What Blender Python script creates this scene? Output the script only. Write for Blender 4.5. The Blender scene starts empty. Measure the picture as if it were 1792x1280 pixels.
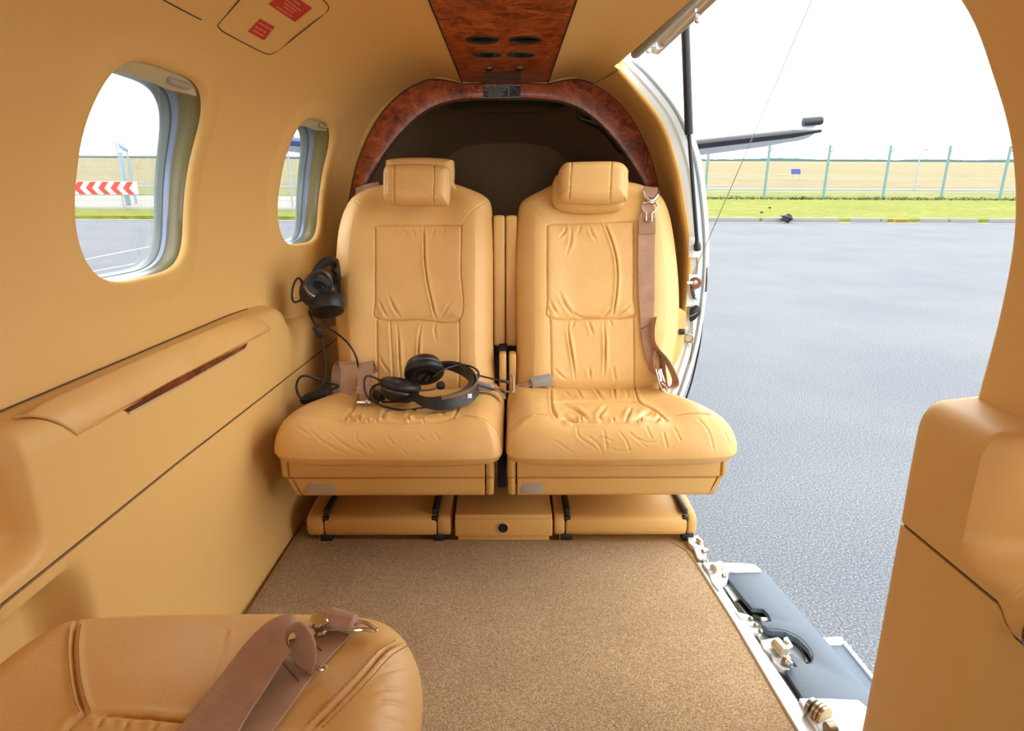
import bpy, bmesh, math, random
import numpy as np
from mathutils import Vector, Matrix, Euler
random.seed(7); RNG = np.random.default_rng(11)
SC = bpy.context.scene
COL = SC.collection
PI = math.pi
V3 = lambda *a: np.array(a, float)

# ------------------------------------------------------------------ camera maths (metres; X right, Y aft along the cabin, Z up, floor = 0)
FPX = 1150.0
CAM = V3(0, 0, .87)
PIT, YAW = math.radians(14.4), math.radians(0.3)
FW = V3(math.sin(YAW)*math.cos(PIT), math.cos(YAW)*math.cos(PIT), -math.sin(PIT))
RT = V3(math.cos(YAW), -math.sin(YAW), 0)
UP = np.cross(RT, FW)
def ray(x, y): return FW + RT*((x-896.)/FPX) + UP*((640.-y)/FPX)
def atY(x, y, Y): d = ray(x, y); return CAM + d*(Y-CAM[1])/d[1]
def atX(x, y, X): d = ray(x, y); return CAM + d*(X-CAM[0])/d[0]
def atZ(x, y, Z): d = ray(x, y); return CAM + d*(Z-CAM[2])/d[2]
def atPl(x, y, p, n):
    d = ray(x, y); return CAM + d*(np.dot(np.asarray(p)-CAM, n)/np.dot(d, n))

# ------------------------------------------------------------------ materials
def srgb(r, g, b):
    f = lambda c: c/12.92 if c <= .04045 else ((c+.055)/1.055)**2.4
    return (f(r/255), f(g/255), f(b/255), 1)
class NT:
    def __init__(s, name):
        s.m = bpy.data.materials.new(name); s.m.use_nodes = True
        s.t = s.m.node_tree; s.b = s.t.nodes['Principled BSDF']
    def n(s, typ, **kw):
        nd = s.t.nodes.new(typ)
        for k, v in kw.items():
            if k in nd.inputs: nd.inputs[k].default_value = v
            else: setattr(nd, k, v)
        return nd
    def l(s, a, b): s.t.links.new(a, b)
    def coord(s, scale=(1, 1, 1), kind='Object'):
        tc = s.n('ShaderNodeTexCoord'); mp = s.n('ShaderNodeMapping'); mp.inputs['Scale'].default_value = scale
        s.l(tc.outputs[kind], mp.inputs['Vector']); return mp.outputs['Vector']
    def noise(s, vec, scale, detail=4, rough=.55, dist=0):
        n = s.n('ShaderNodeTexNoise'); n.inputs['Scale'].default_value = scale; n.inputs['Detail'].default_value = detail
        n.inputs['Roughness'].default_value = rough; n.inputs['Distortion'].default_value = dist
        s.l(vec, n.inputs['Vector']); return n.outputs['Fac']
    def voro(s, vec, scale, feature='F1'):
        n = s.n('ShaderNodeTexVoronoi'); n.feature = feature; n.inputs['Scale'].default_value = scale
        s.l(vec, n.inputs['Vector']); return n.outputs['Distance']
    def ramp(s, fac, stops):
        r = s.n('ShaderNodeValToRGB'); e = r.color_ramp.elements
        while len(e) < len(stops): e.new(.5)
        for i, (p, c) in enumerate(stops): e[i].position = p; e[i].color = c
        s.l(fac, r.inputs['Fac']); return r.outputs['Color']
    def bump(s, h, strength, dist=.001, normal=None):
        b = s.n('ShaderNodeBump'); b.inputs['Strength'].default_value = strength; b.inputs['Distance'].default_value = dist
        s.l(h, b.inputs['Height'])
        if normal is not None: s.l(normal, b.inputs['Normal'])
        return b.outputs['Normal']
    def set(s, **kw):
        for k, v in kw.items(): s.b.inputs[k.replace('_', ' ')].default_value = v
def simple(name, col, rough=.5, metal=0, bump=None, var=0, **kw):
    t = NT(name); t.set(Base_Color=col, Roughness=rough, Metallic=metal)
    for k, v in kw.items(): t.set(**{k: v})
    if var or bump: vec = t.coord()
    if var:
        c2 = tuple(min(1, c*(1+var)) for c in col[:3])+(1,); c1 = tuple(c*(1-var) for c in col[:3])+(1,)
        t.l(t.ramp(t.noise(vec, 9, 5), [(.3, c1), (.7, c2)]), t.b.inputs['Base Color'])
    if bump:
        t.l(t.bump(t.noise(vec, bump[0], 3), bump[1], bump[2]), t.b.inputs['Normal'])
    return t.m
M = {}
def leather(name, c1, c2, rough):
    t = NT(name); t.set(Roughness=rough, Specular_IOR_Level=.45)
    v = t.coord()
    t.l(t.ramp(t.noise(v, 7, 4), [(.35, c1), (.68, c2)]), t.b.inputs['Base Color'])
    g = t.voro(v, 520); w = t.noise(v, 42, 6, .62, .6)
    n1 = t.bump(g, .16, .0006); n2 = t.bump(w, .22, .004, n1)
    t.l(n2, t.b.inputs['Normal']); return t.m
M['leather'] = leather('tan_leather', srgb(213, 168, 100), srgb(221, 178, 111), .44)
M['leather_dark'] = leather('tan_leather_welt', srgb(198, 150, 84), srgb(206, 158, 92), .5)
def vinyl(name, col, rough):
    t = NT(name); t.set(Base_Color=col, Roughness=rough, Specular_IOR_Level=.35)
    v = t.coord(); g = t.voro(v, 900)
    t.l(t.bump(g, .1, .0005), t.b.inputs['Normal']); return t.m
M['wall'] = vinyl('tan_wall_covering', srgb(220, 177, 106), .55)
M['panel'] = vinyl('tan_side_panel', srgb(217, 175, 106), .5)
M['plastic'] = vinyl('tan_moulded_plastic', srgb(212, 168, 100), .42)
M['base'] = vinyl('tan_seat_base', srgb(204, 158, 90), .42)
def burl(k=1.0):
    t = NT('burl_wood'); v = t.coord()
    warp = t.n('ShaderNodeTexNoise'); warp.inputs['Scale'].default_value = 9; warp.inputs['Detail'].default_value = 5; t.l(v, warp.inputs['Vector'])
    add = t.n('ShaderNodeMixRGB'); add.blend_type = 'ADD'; add.inputs['Fac'].default_value = .25; t.l(v, add.inputs[1]); t.l(warp.outputs['Color'], add.inputs[2])
    a = t.noise(add.outputs['Color'], 20, 8, .68, .6); b = t.voro(add.outputs['Color'], 38)
    base = t.ramp(a, [(p, tuple(c*k for c in q[:3])+(1,)) for p, q in [(.32, srgb(88, 36, 14)), (.47, srgb(148, 68, 26)), (.58, srgb(180, 92, 38)), (.72, srgb(202, 116, 56))]])
    spots = t.ramp(b, [(.07, (.25, .2, .18, 1)), (.3, (1, 1, 1, 1))])
    mx = t.n('ShaderNodeMixRGB'); mx.blend_type = 'MULTIPLY'; mx.inputs['Fac'].default_value = .75
    t.l(base, mx.inputs[1]); t.l(spots, mx.inputs[2]); t.l(mx.outputs[0], t.b.inputs['Base Color'])
    t.set(Roughness=.38, Specular_IOR_Level=.3, Coat_Weight=.12, Coat_Roughness=.12); return t.m
M['burl'] = burl()
M['burl_dark'] = burl(.45)
M['burl_dark'].name = 'dark_burl_inlay'
def carpet():
    t = NT('carpet_pile'); v = t.coord(); a = t.noise(v, 330, 4, .7); b = t.noise(v, 4, 3); c = t.noise(v, 120, 4, .7)
    col = t.ramp(a, [(.3, srgb(126, 100, 66)), (.5, srgb(186, 154, 112)), (.68, srgb(230, 202, 164))])
    col2 = t.ramp(b, [(.35, (.88, .86, .84, 1)), (.65, (1, 1, 1, 1))])
    mx = t.n('ShaderNodeMixRGB'); mx.blend_type = 'MULTIPLY'; mx.inputs['Fac'].default_value = 1
    t.l(col, mx.inputs[1]); t.l(col2, mx.inputs[2]); t.l(mx.outputs[0], t.b.inputs['Base Color'])
    n1 = t.bump(c, .5, .008); t.l(t.bump(a, .9, .004, n1), t.b.inputs['Normal'])
    t.set(Roughness=.95, Specular_IOR_Level=.1, Sheen_Weight=.15); return t.m
M['carpet'] = carpet()
M['carpet_edge'] = simple('carpet_binding', srgb(140, 116, 80), .9)
M['gloss_black'] = simple('glossy_black_lens', srgb(12, 13, 16), .06)
M['steel_dark'] = simple('dark_satin_metal', srgb(96, 98, 90), .25, .9)
M['taupe'] = simple('taupe_fabric', srgb(142, 114, 82), .95, bump=(300, .3, .002))
M['black'] = simple('black_plastic', srgb(24, 25, 28), .42, bump=(200, .1, .001))
M['black_pad'] = simple('black_leatherette', srgb(20, 20, 23), .5, bump=(160, .35, .002))
M['dark_grey'] = simple('dark_grey_plastic', srgb(62, 64, 68), .38)
M['rubber'] = simple('black_rubber', srgb(22, 22, 22), .7)
M['cable'] = simple('black_cable', srgb(22, 22, 24), .5)
M['gap'] = simple('dark_gap_seal', srgb(58, 48, 38), .55)
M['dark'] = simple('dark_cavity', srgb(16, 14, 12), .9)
M['chrome'] = simple('polished_steel', srgb(214, 212, 208), .14, 1)
M['steel'] = simple('brushed_steel', srgb(165, 160, 152), .32, 1)
M['bronze'] = simple('bronze_trim', srgb(150, 132, 112), .35, .7)
M['brass'] = simple('brass_fitting', srgb(190, 172, 136), .3, .9)
M['gold'] = simple('pale_gold_trim', srgb(206, 194, 164), .35, .5)
M['grey_plastic'] = simple('grey_plastic', srgb(150, 148, 144), .45)
M['taupe_plastic'] = simple('taupe_plastic', srgb(164, 154, 138), .42)
M['paint'] = simple('pale_grey_paint', srgb(216, 228, 232), .42, var=.03)
M['paint_white'] = simple('white_paint', srgb(234, 236, 236), .35)
M['alu'] = simple('satin_aluminium', srgb(222, 224, 226), .34, .55, var=.03)
M['tread'] = None
def belt():
    t = NT('belt_webbing'); v = t.coord(); w = t.n('ShaderNodeTexWave'); w.inputs['Scale'].default_value = 260; w.bands_direction = 'Z'
    w.inputs['Distortion'].default_value = 1.0; t.l(v, w.inputs['Vector']); a = t.noise(v, 30, 4)
    t.l(t.ramp(a, [(.3, srgb(158, 122, 95)), (.7, srgb(178, 141, 113))]), t.b.inputs['Base Color'])
    t.l(t.bump(w.outputs['Fac'], .15, .0006), t.b.inputs['Normal']); t.set(Roughness=.55, Sheen_Weight=.1); return t.m
M['belt'] = belt()
M['belt_patch'] = simple('belt_leather_patch', srgb(152, 114, 86), .6, bump=(90, .3, .002))
M['thread'] = simple('stitch_thread', srgb(160, 128, 84), .8)
M['liner'] = simple('olive_window_liner', srgb(112, 104, 68), .3)
M['shade'] = simple('taupe_window_shade', srgb(176, 166, 130), .4)
M['win_frame'] = simple('window_frame_grey', srgb(120, 130, 150), .22, .2)
M['win_teal'] = simple('window_seal', srgb(62, 86, 94), .3)
M['win_white'] = simple('window_frame_white', srgb(112, 122, 120), .25)
M['red'] = simple('red_placard', srgb(190, 30, 22), .5)
M['red_text'] = simple('placard_lettering', srgb(236, 150, 124), .5)
M['placard'] = simple('black_placard', srgb(16, 20, 23), .5)
M['placard_text'] = simple('grey_lettering', srgb(176, 178, 178), .5)
M['faint'] = simple('bronze_placard', srgb(98, 52, 34), .3)
M['faint_text'] = simple('bronze_lettering', srgb(140, 90, 66), .5)
def glass():
    t = NT('clear_pane'); t.t.nodes.remove(t.b); o = t.t.nodes['Material Output']
    tr = t.n('ShaderNodeBsdfTransparent'); tr.inputs['Color'].default_value = (.95, .97, .98, 1)
    gl = t.n('ShaderNodeBsdfGlossy'); gl.inputs['Roughness'].default_value = .03
    lw = t.n('ShaderNodeLayerWeight'); lw.inputs['Blend'].default_value = .5; fr = t.n('ShaderNodeMath', operation='MULTIPLY'); fr.inputs[1].default_value = .12; t.l(lw.outputs['Facing'], fr.inputs[0])
    mx = t.n('ShaderNodeMixShader'); t.l(fr.outputs[0], mx.inputs[0]); t.l(tr.outputs[0], mx.inputs[1]); t.l(gl.outputs[0], mx.inputs[2])
    t.l(mx.outputs[0], o.inputs['Surface']); return t.m
M['glass'] = glass()

# ------------------------------------------------------------------ mesh helpers
class MB:
    """collects geometry in world coordinates; build() links ONE mesh object"""
    def __init__(s): s.v = []; s.f = []; s.mi = []; s.k = 0
    def add(s, verts, faces, mi=0):
        o = len(s.v); s.v.extend([tuple(map(float, p)) for p in verts])
        s.f.extend([tuple(i+o for i in f) for f in faces]); s.mi.extend([mi]*len(faces)); return s
    def grid(s, P, close_u=False, close_v=False, mi=0, flip=False):
        """P [nu][nv][3]"""
        P = np.asarray(P, float); nu, nv = P.shape[:2]; F = []
        for i in range(nu if close_u else nu-1):
            for j in range(nv if close_v else nv-1):
                a, b, c, d = i*nv+j, ((i+1) % nu)*nv+j, ((i+1) % nu)*nv+(j+1) % nv, i*nv+(j+1) % nv
                F.append((a, d, c, b) if flip else (a, b, c, d))
        return s.add(P.reshape(-1, 3), F, mi)
    def box(s, c, size, bev=.0, rot=None, seg=2, mi=0):
        bm = bmesh.new(); bmesh.ops.create_cube(bm, size=1)
        bmesh.ops.scale(bm, vec=size, verts=bm.verts)
        if bev > 0: bmesh.ops.bevel(bm, geom=bm.edges[:], offset=min(bev, min(size)*.49), segments=seg, profile=.5, affect='EDGES')
        if rot is not None: bmesh.ops.transform(bm, matrix=rot.to_4x4(), verts=bm.verts)
        return s._bm(bm, c, mi)
    def _bm(s, bm, c=(0, 0, 0), mi=0):
        bm.verts.index_update(); c = np.asarray(c, float)
        s.add([np.array(v.co)+c for v in bm.verts], [tuple(v.index for v in f.verts) for f in bm.faces], mi); bm.free(); return s
    def prism(s, poly, ext, bev=0, mi=0, seg=2):
        """poly: 3D planar points; extruded by vector ext"""
        bm = bmesh.new(); vs = [bm.verts.new(p) for p in poly]; f = bm.faces.new(vs)
        r = bmesh.ops.extrude_face_region(bm, geom=[f]); nv = [g for g in r['geom'] if isinstance(g, bmesh.types.BMVert)]
        bmesh.ops.translate(bm, vec=ext, verts=nv); bmesh.ops.recalc_face_normals(bm, faces=bm.faces)
        if bev: bmesh.ops.bevel(bm, geom=bm.edges[:], offset=bev, segments=seg, profile=.5, affect='EDGES', clamp_overlap=True)
        bmesh.ops.triangulate(bm, faces=[f for f in bm.faces if len(f.verts) > 6])
        return s._bm(bm, mi=mi)
    def tube(s, pts, r, n=10, closed=False, caps=True, mi=0, smooth=0):
        P = np.asarray(pts, float)
        if smooth: P = spline(P, smooth, closed)
        m = len(P); R = np.interp(np.linspace(0, 1, m), np.linspace(0, 1, len(r)), r) if np.ndim(r) else np.full(m, float(r))
        T = np.gradient(P, axis=0) if not closed else np.roll(P, -1, 0)-np.roll(P, 1, 0)
        T /= np.linalg.norm(T, axis=1)[:, None]+1e-12
        a = V3(0, 0, 1) if abs(T[0][2]) < .9 else V3(1, 0, 0); u = np.cross(T[0], a); u /= np.linalg.norm(u)
        G = []
        for i in range(m):
            u = u-T[i]*np.dot(u, T[i]); u /= np.linalg.norm(u)+1e-12; w = np.cross(T[i], u)
            G.append([P[i]+R[i]*(math.cos(q)*u+math.sin(q)*w) for q in np.linspace(0, 2*PI, n, endpoint=False)])
        o = len(s.v); s.grid(G, close_u=closed, close_v=True, mi=mi)
        if caps and not closed: s.f += [tuple(o+j for j in range(n)), tuple(o+(m-1)*n+j for j in reversed(range(n)))]; s.mi += [mi, mi]
        return s
    def lathe(s, c, axis, prof, n=24, mi=0):
        """prof: [(radius, height along axis)]"""
        ax = np.asarray(axis, float); ax = ax/np.linalg.norm(ax); a = V3(0, 0, 1) if abs(ax[2]) < .9 else V3(1, 0, 0)
        u = np.cross(ax, a); u /= np.linalg.norm(u); w = np.cross(ax, u); c = np.asarray(c, float)
        G = [[c+ax*h+r*(math.cos(q)*u+math.sin(q)*w) for q in np.linspace(0, 2*PI, n, endpoint=False)] for r, h in prof]
        o = len(s.v); s.grid(G, close_v=True, mi=mi); m = len(prof)
        s.f += [tuple(o+j for j in range(n)), tuple(o+(m-1)*n+j for j in reversed(range(n)))]; s.mi += [mi, mi]; return s
    def ribbon(s, pts, width, th=.0016, smooth=6, mi=0):
        """pts: [(centre, width direction)]; a strap with thickness"""
        C = np.array([p[0] for p in pts], float); W = np.array([p[1] for p in pts], float)
        C = spline(C, smooth); W = spline(W, smooth); W /= np.linalg.norm(W, axis=1)[:, None]
        T = np.gradient(C, axis=0); T /= np.linalg.norm(T, axis=1)[:, None]+1e-12
        W = W-T*np.sum(W*T, 1)[:, None]; W /= np.linalg.norm(W, axis=1)[:, None]
        N = np.cross(T, W); wd = np.broadcast_to(np.asarray(width, float), (len(C),)) if np.ndim(width) == 0 else np.interp(np.linspace(0, 1, len(C)), np.linspace(0, 1, len(width)), width)
        h = wd[:, None]/2; ring = []
        for a, b in ((-1, -.5), (-.98, -1), (-.5, -1.0), (0, -1), (.5, -1), (.98, -1), (1, -.5), (1, .5), (.98, 1), (.5, 1), (0, 1), (-.5, 1), (-.98, 1), (-1, .5)):
            ring.append(C+W*h*a+N*th/2*b)
        G = np.stack(ring, 1); o = len(s.v); n = G.shape[1]; m = G.shape[0]; s.grid(G, close_v=True, mi=mi)
        s.f += [tuple(o+j for j in range(n)), tuple(o+(m-1)*n+j for j in reversed(range(n)))]; s.mi += [mi, mi]; return s
    def build(s, name, mat, parent=None, smooth=True, angle=40, merge=1e-5):
        me = bpy.data.meshes.new(name); loc = np.array(parent.matrix_world.translation) if parent else np.zeros(3)
        if parent:
            q = parent; loc = np.zeros(3)
            while q: loc = loc+np.array(q.location); q = q.parent
        me.from_pydata([tuple(np.asarray(p)-loc) for p in s.v], [], s.f)
        for mm in (mat if isinstance(mat, (list, tuple)) else [mat]): me.materials.append(mm)
        me.polygons.foreach_set('material_index', s.mi)
        bm = bmesh.new(); bm.from_mesh(me)
        if merge: bmesh.ops.remove_doubles(bm, verts=bm.verts, dist=merge)
        bmesh.ops.recalc_face_normals(bm, faces=bm.faces)
        for f in bm.faces: f.smooth = smooth
        if smooth:
            ca = math.radians(angle)
            for e in bm.edges:
                if len(e.link_faces) == 2 and e.calc_face_angle(0) > ca: e.smooth = False
        bm.to_mesh(me); bm.free()
        o = bpy.data.objects.new(name, me); COL.objects.link(o)
        if parent: o.parent = parent
        return o
def spline(P, k, closed=False):
    """Catmull-Rom through P, k samples per segment"""
    P = np.asarray(P, float)
    if closed: Q = np.vstack([P[-1], P, P[0], P[1]]); n = len(P)
    else: Q = np.vstack([2*P[0]-P[1], P, 2*P[-1]-P[-2]]); n = len(P)-1
    out = []
    for i in range(n):
        a, b, c, d = Q[i:i+4]
        for t in np.linspace(0, 1, k, endpoint=False):
            out.append(.5*((2*b)+(-a+c)*t+(2*a-5*b+4*c-d)*t*t+(-a+3*b-3*c+d)*t**3))
    if not closed: out.append(P[-1])
    return np.array(out)
def resample(P, n, closed=False):
    P = np.asarray(P, float)
    if closed: P = np.vstack([P, P[:1]])
    d = np.r_[0, np.cumsum(np.linalg.norm(np.diff(P, axis=0), axis=1))]
    t = np.linspace(0, d[-1], n, endpoint=not closed)
    return np.stack([np.interp(t, d, P[:, k]) for k in range(P.shape[1])], 1)
def tag(o, label=None, cat=None, group=None, kind=None):
    if label: o['label'] = label
    if cat: o['category'] = cat
    if group: o['group'] = group
    if kind: o['kind'] = kind
    return o
def thing(name, loc, label, cat, group=None):
    o = bpy.data.objects.new(name, None); o.location = tuple(map(float, loc)); o.empty_display_size = .05; COL.objects.link(o)
    return tag(o, label, cat, group)
def struct(name, mb, mat, label=None, **kw):
    o = mb.build(name, mat, **kw); o['kind'] = 'structure'
    if label: o['label'] = label
    return o
def text_mesh(name, body, size, origin, xdir, ydir, mat, parent, align='LEFT', lift=.0006, spacing=1.0, line=1.0):
    cu = bpy.data.curves.new(name, 'FONT'); cu.body = body; cu.size = size; cu.align_x = align; cu.space_character = spacing; cu.space_line = line; cu.extrude = .0002; cu.resolution_u = 2
    tmp = bpy.data.objects.new(name, cu); COL.objects.link(tmp)
    dg = bpy.context.evaluated_depsgraph_get(); me = bpy.data.meshes.new_from_object(tmp.evaluated_get(dg))
    bpy.data.objects.remove(tmp); x = Vector(xdir).normalized(); y = Vector(ydir).normalized(); z = x.cross(y)
    mt = Matrix((x, y, z)).transposed().to_4x4(); loc = Vector((0, 0, 0)); q = parent
    while q: loc += q.location; q = q.parent
    mt.translation = Vector(origin)+z*lift-loc
    me.transform(mt); me.materials.clear(); me.materials.append(mat)
    o = bpy.data.objects.new(name, me); COL.objects.link(o)
    if parent: o.parent = parent
    return o
def rot_from(x, y):
    """3x3 matrix whose columns are x, y and their cross product"""
    x = Vector(x).normalized(); y = Vector(y); y = (y-x*y.dot(x)).normalized(); z = x.cross(y)
    return Matrix((x, y, z)).transposed()
# ================================================================== CABIN SHELL
SEC = np.array([[.643, .60], [.652, .72], [.650, .83], [.627, .93], [.587, 1.015], [.54, 1.09], [.46, 1.16], [.37, 1.205], [.27, 1.229], [.2, 1.229], [.13, 1.215]])
SECF = resample(spline(SEC, 12), 121)
_d = np.r_[0, np.cumsum(np.linalg.norm(np.diff(SECF, axis=0), axis=1))]; TEND = _d[-1]
def sY(Y):
    t = np.clip((Y-1.5)/.7, 0, 3); return 1-.2*t**1.3
def secpt(t): return np.interp(t, _d, SECF[:, 0]), np.interp(t, _d, SECF[:, 1])
def t_of_z(z): return float(np.interp(z, SECF[:90, 1], _d[:90]))
def t_of_x(x): return float(np.interp(-x, -SECF[20:, 0], _d[20:]))
def wall_pt(side, Y, t, out=0.):
    x, z = secpt(t); k = sY(Y)
    # keep the overhead console the same width all the way aft
    kx = k+(1-k)*np.clip((.30-x)/.17, 0, 1) if x < .30 else k
    return V3(side*x*kx+side*out-.01, Y, z)
def wall_x(Y, z): return float(np.interp(z, SECF[:90, 1], SECF[:90, 0])*sY(Y))
WINS = [(1.200, .187, .902, .180, .014), (1.914, .127, .905, .172, .026)]
def hole(w, q, grow=0., n=3.7):
    Yc, a, zc, b = w[:4]; c, s_ = math.cos(q), math.sin(q)
    r = (abs(c)**n+abs(s_)**n)**(-1/n)
    return Yc+(a+grow)*r*c-w[4]*max(0., r*s_)**1.5, zc+(b+grow)*r*s_
YSAMP = []
def smooth01(t): t = np.clip(t, 0, 1); return t*t*(3-2*t)
TC = t_of_x(.36)      # wall / ceiling split
def shell_left():
    mb = MB(); ys0 = -.9
    tl, th = t_of_z(.66), t_of_z(1.135); NB = 28
    yb = []
    for w in WINS: yb += [w[0]-w[1]-.06, w[0]+w[1]+.06]
    def block(Ya, Yb, ta, tb, ny, nt): mb.grid([[wall_pt(-1, Y, t) for t in np.linspace(ta, tb, nt+1)] for Y in np.linspace(Ya, Yb, ny+1)])
    cols = [(ys0, yb[0], 30), (yb[0], yb[1], NB), (yb[1], yb[2], 10), (yb[2], yb[3], NB), (yb[3], 2.26, 10)]
    for k, (Ya, Yb, ny) in enumerate(cols):
        YSAMP.extend(np.linspace(Ya, Yb, ny+1)[(1 if k else 0):])
        mb.grid([[wall_pt(-1, Y, 0)+V3(0, 0, dz*(1+.62*smooth01((Y-1.67)/.06))) for dz in (-.08, -.04, 0)] for Y in np.linspace(Ya, Yb, ny+1)])
        block(Ya, Yb, 0, tl, ny, 6); block(Ya, Yb, th, TC, ny, 12)
        if k in (0, 2, 4): block(Ya, Yb, tl, th, ny, NB)
        else:
            w = WINS[k//2]; N = NB; per = []
            for i in range(N): per.append((Ya+(Yb-Ya)*i/N, tl))
            for i in range(N): per.append((Yb, tl+(th-tl)*i/N))
            for i in range(N): per.append((Yb-(Yb-Ya)*i/N, th))
            for i in range(N): per.append((Ya, th-(th-tl)*i/N))
            rings = []
            hp = []
            for (Y, t) in per:
                q = math.atan2((t-t_of_z(w[2]))/(w[3]*1.05), (Y-w[0])/w[1]); Yh, zh = hole(w, q); hp.append((Yh, zh, q))
            for u in np.linspace(0, 1, 12):
                ring = []
                for (Y, t), (Yh, zh, q) in zip(per, hp):
                    Ya_, ta_ = Y+(Yh-Y)*u, t+(t_of_z(zh)-t)*u
                    # shallow raised border about 35 mm outside the opening
                    gd = math.hypot(Ya_-Yh, (ta_-t_of_z(zh))); bulge = .004*math.exp(-(gd/.022)**2)+.0035*(1/(1+math.exp((gd-.04)/.004)))
                    p = wall_pt(-1, Ya_, ta_); p[0] += bulge; ring.append(p)
                rings.append(ring)
            for a in np.linspace(.25, 1, 4)*PI/2:      # rounded lip turning outward
                r = .012; ring = []
                for (Yh, zh, q) in hp:
                    Y2, z2 = hole(w, q, -r*math.sin(a)*.6); p = wall_pt(-1, Y2, t_of_z(z2)); p[0] += .0075-r*(1-math.cos(a)); ring.append(p)
                rings.append(ring)
            mb.grid(rings, close_v=True)
    return struct('wall_left', mb, M['wall'], 'tan covered left cabin side wall with two windows')
shell_left()
# ceiling: crown on both sides of the overhead console
TE = t_of_x(.131)
mb = MB()
mb.grid([[wall_pt(-1, Y, t) for t in np.linspace(TC, TE, 24)] for Y in YSAMP])
DO0, DO1 = .865, 1.945      # door opening, forward and aft edges
TD = t_of_x(.335)
def right_edge(Y):          # door-side edge of the ceiling
    x = .345-.045*np.clip((Y-1.26)/.66, -.6, 1); return float(x)
rows = []
for Y in np.linspace(DO0, 2.26, 36):
    xe = right_edge(Y) if Y < DO1 else None
    if xe is None: te = t_of_x(.44)
    else: te = t_of_x(min(.36, xe/sY(Y)))
    rows.append([wall_pt(1, Y, t) for t in np.linspace(te, TE, 20)])
mb.grid(rows)
mb.grid([[wall_pt(1, Y, t) for t in np.linspace(TD, TE, 20)] for Y in np.linspace(-.9, DO0, 14)])
# rolled lip along the top of the door opening
lip = []
for Y in np.linspace(DO0-.02, DO1-.03, 28):
    xe = right_edge(Y); p = wall_pt(1, Y, t_of_x(min(.36, xe/sY(Y)))); row = []
    for a in np.linspace(0, PI, 8): row.append(p+V3(.011*math.sin(a)+.004*a/PI, 0, .012*(1-math.cos(a))*.9))
    lip.append(row)
mb.grid(lip)
ceil = struct('ceiling', mb, M['wall'], 'tan covered cabin ceiling')

# overhead console (burl strip with lamps and nozzles)
con = thing('overhead_console', (0, 1.4, 1.213), 'glossy burl wood overhead console strip with four round air outlets in the ceiling', 'overhead panel')
mb = MB()
def console_hole_plate():
    mb.prism([V3(-.143, -.9, 1.2145), V3(.123, -.9, 1.2145), V3(.123, 2.199, 1.2145), V3(-.143, 2.199, 1.2145)], V3(0, 0, .012))
console_hole_plate()
mb.build('burl_panel', M['burl'], con)
mb = MB(); mb.box((-.1435, .65, 1.2142), (.003, 3.1, .004), .001); mb.box((.1235, .65, 1.2142), (.003, 3.1, .004), .001)
mb.build('edge_bead', M['dark'], con)
for k, (x, y) in enumerate([(-.0585, 1.622), (.0385, 1.622), (-.0525, 1.785), (.0315, 1.785)]):
    m2 = MB(); m2.lathe((x, y, 1.2155), (0, 0, -1), [(.037, 0), (.037, .003), (.034, .0042), (.0315, .003), (.0305, .0008)], 36)
    ob = m2.build('air_outlet', M['black'] if k < 2 else M['dark_grey'], con)
    m2 = MB()
    if k < 2: m2.lathe((x, y, 1.2152), (0, 0, -1), [(.030, -.004), (.0305, .001), (.024, .0026), (.012, .0034), (.001, .0036)], 32)
    else: m2.lathe((x, y, 1.2152), (0, 0, -1), [(.030, -.004), (.0305, .0005), (.027, .002), (.022, .0005), (.016, .0022), (.009, .0008), (.001, .003)], 32)
    m2.build('nozzle', M['gloss_black'] if 'gloss_black' in M else simple('glossy_black_lens', srgb(12, 13, 16), .06), ob) if k < 2 else m2.build('nozzle', M['steel_dark'] if 'steel_dark' in M else M.setdefault('steel_dark', simple('dark_satin_metal', srgb(96, 98, 90), .25, .9)), ob)
for x, y in ((-.054, 1.962), (.031, 1.957)):
    m2 = MB(); m2.lathe((x, y, 1.2155), (0, 0, -1), [(.0135, 0), (.0135, .003), (.011, .006), (.008, .0075), (.003, .0085)], 20)
    m2.build('reading_light', M['steel_dark'], con)

# arch bulkhead frame in burl at Y = 2.2
OUT = [(610, 355), (627, 280), (660, 210), (700, 165), (740, 143), (765, 139), (795, 144), (815, 147)]
INN = [(637, 340), (660, 290), (700, 235), (745, 195), (790, 178), (850, 173), (900, 172.5)]
YA = 2.2
so = np.array([atY(x, y, YA) for x, y in OUT])[:, [0, 2]]; so[:, 0] = np.abs(so[:, 0]+.01)
si = np.array([atY(x, y, YA) for x, y in INN])[:, [0, 2]]; si[:, 0] = np.abs(si[:, 0]+.01); si[-1] = [0, 1.1665]
so = np.vstack([[.485, .05], [.528, .45], [.536, .72], so, [.0, 1.2155]]); si = np.vstack([[.44, .05], [.484, .45], [.492, .72], si])
SO = resample(spline(so, 8), 90); SI = resample(spline(si, 8), 90)
def both(P): return np.vstack([P*[1, 1], (P*[-1, 1])[::-1][1:]])      # right foot -> crown -> left foot
def arch3(P, Y): Q = both(P); return np.stack([Q[:, 0]-.01, np.full(len(Q), Y), Q[:, 1]], 1)
mb = MB()
ctr = V3(-.01, 0, .6)
def inset(P, k):
    Q = np.array(P); T = np.gradient(Q, axis=0); T /= np.linalg.norm(T, axis=1)[:, None]+1e-9; N = np.stack([-T[:, 1]*0+T[:, 1], T[:, 0]*0-T[:, 0]], 1)
    d = np.sign(np.sum(N*(Q-[0, .7]), 1)); return Q-N*d[:, None]*k
def ysh(P3, dy): P3 = np.array(P3); P3[:, 1] += dy; return P3
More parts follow.
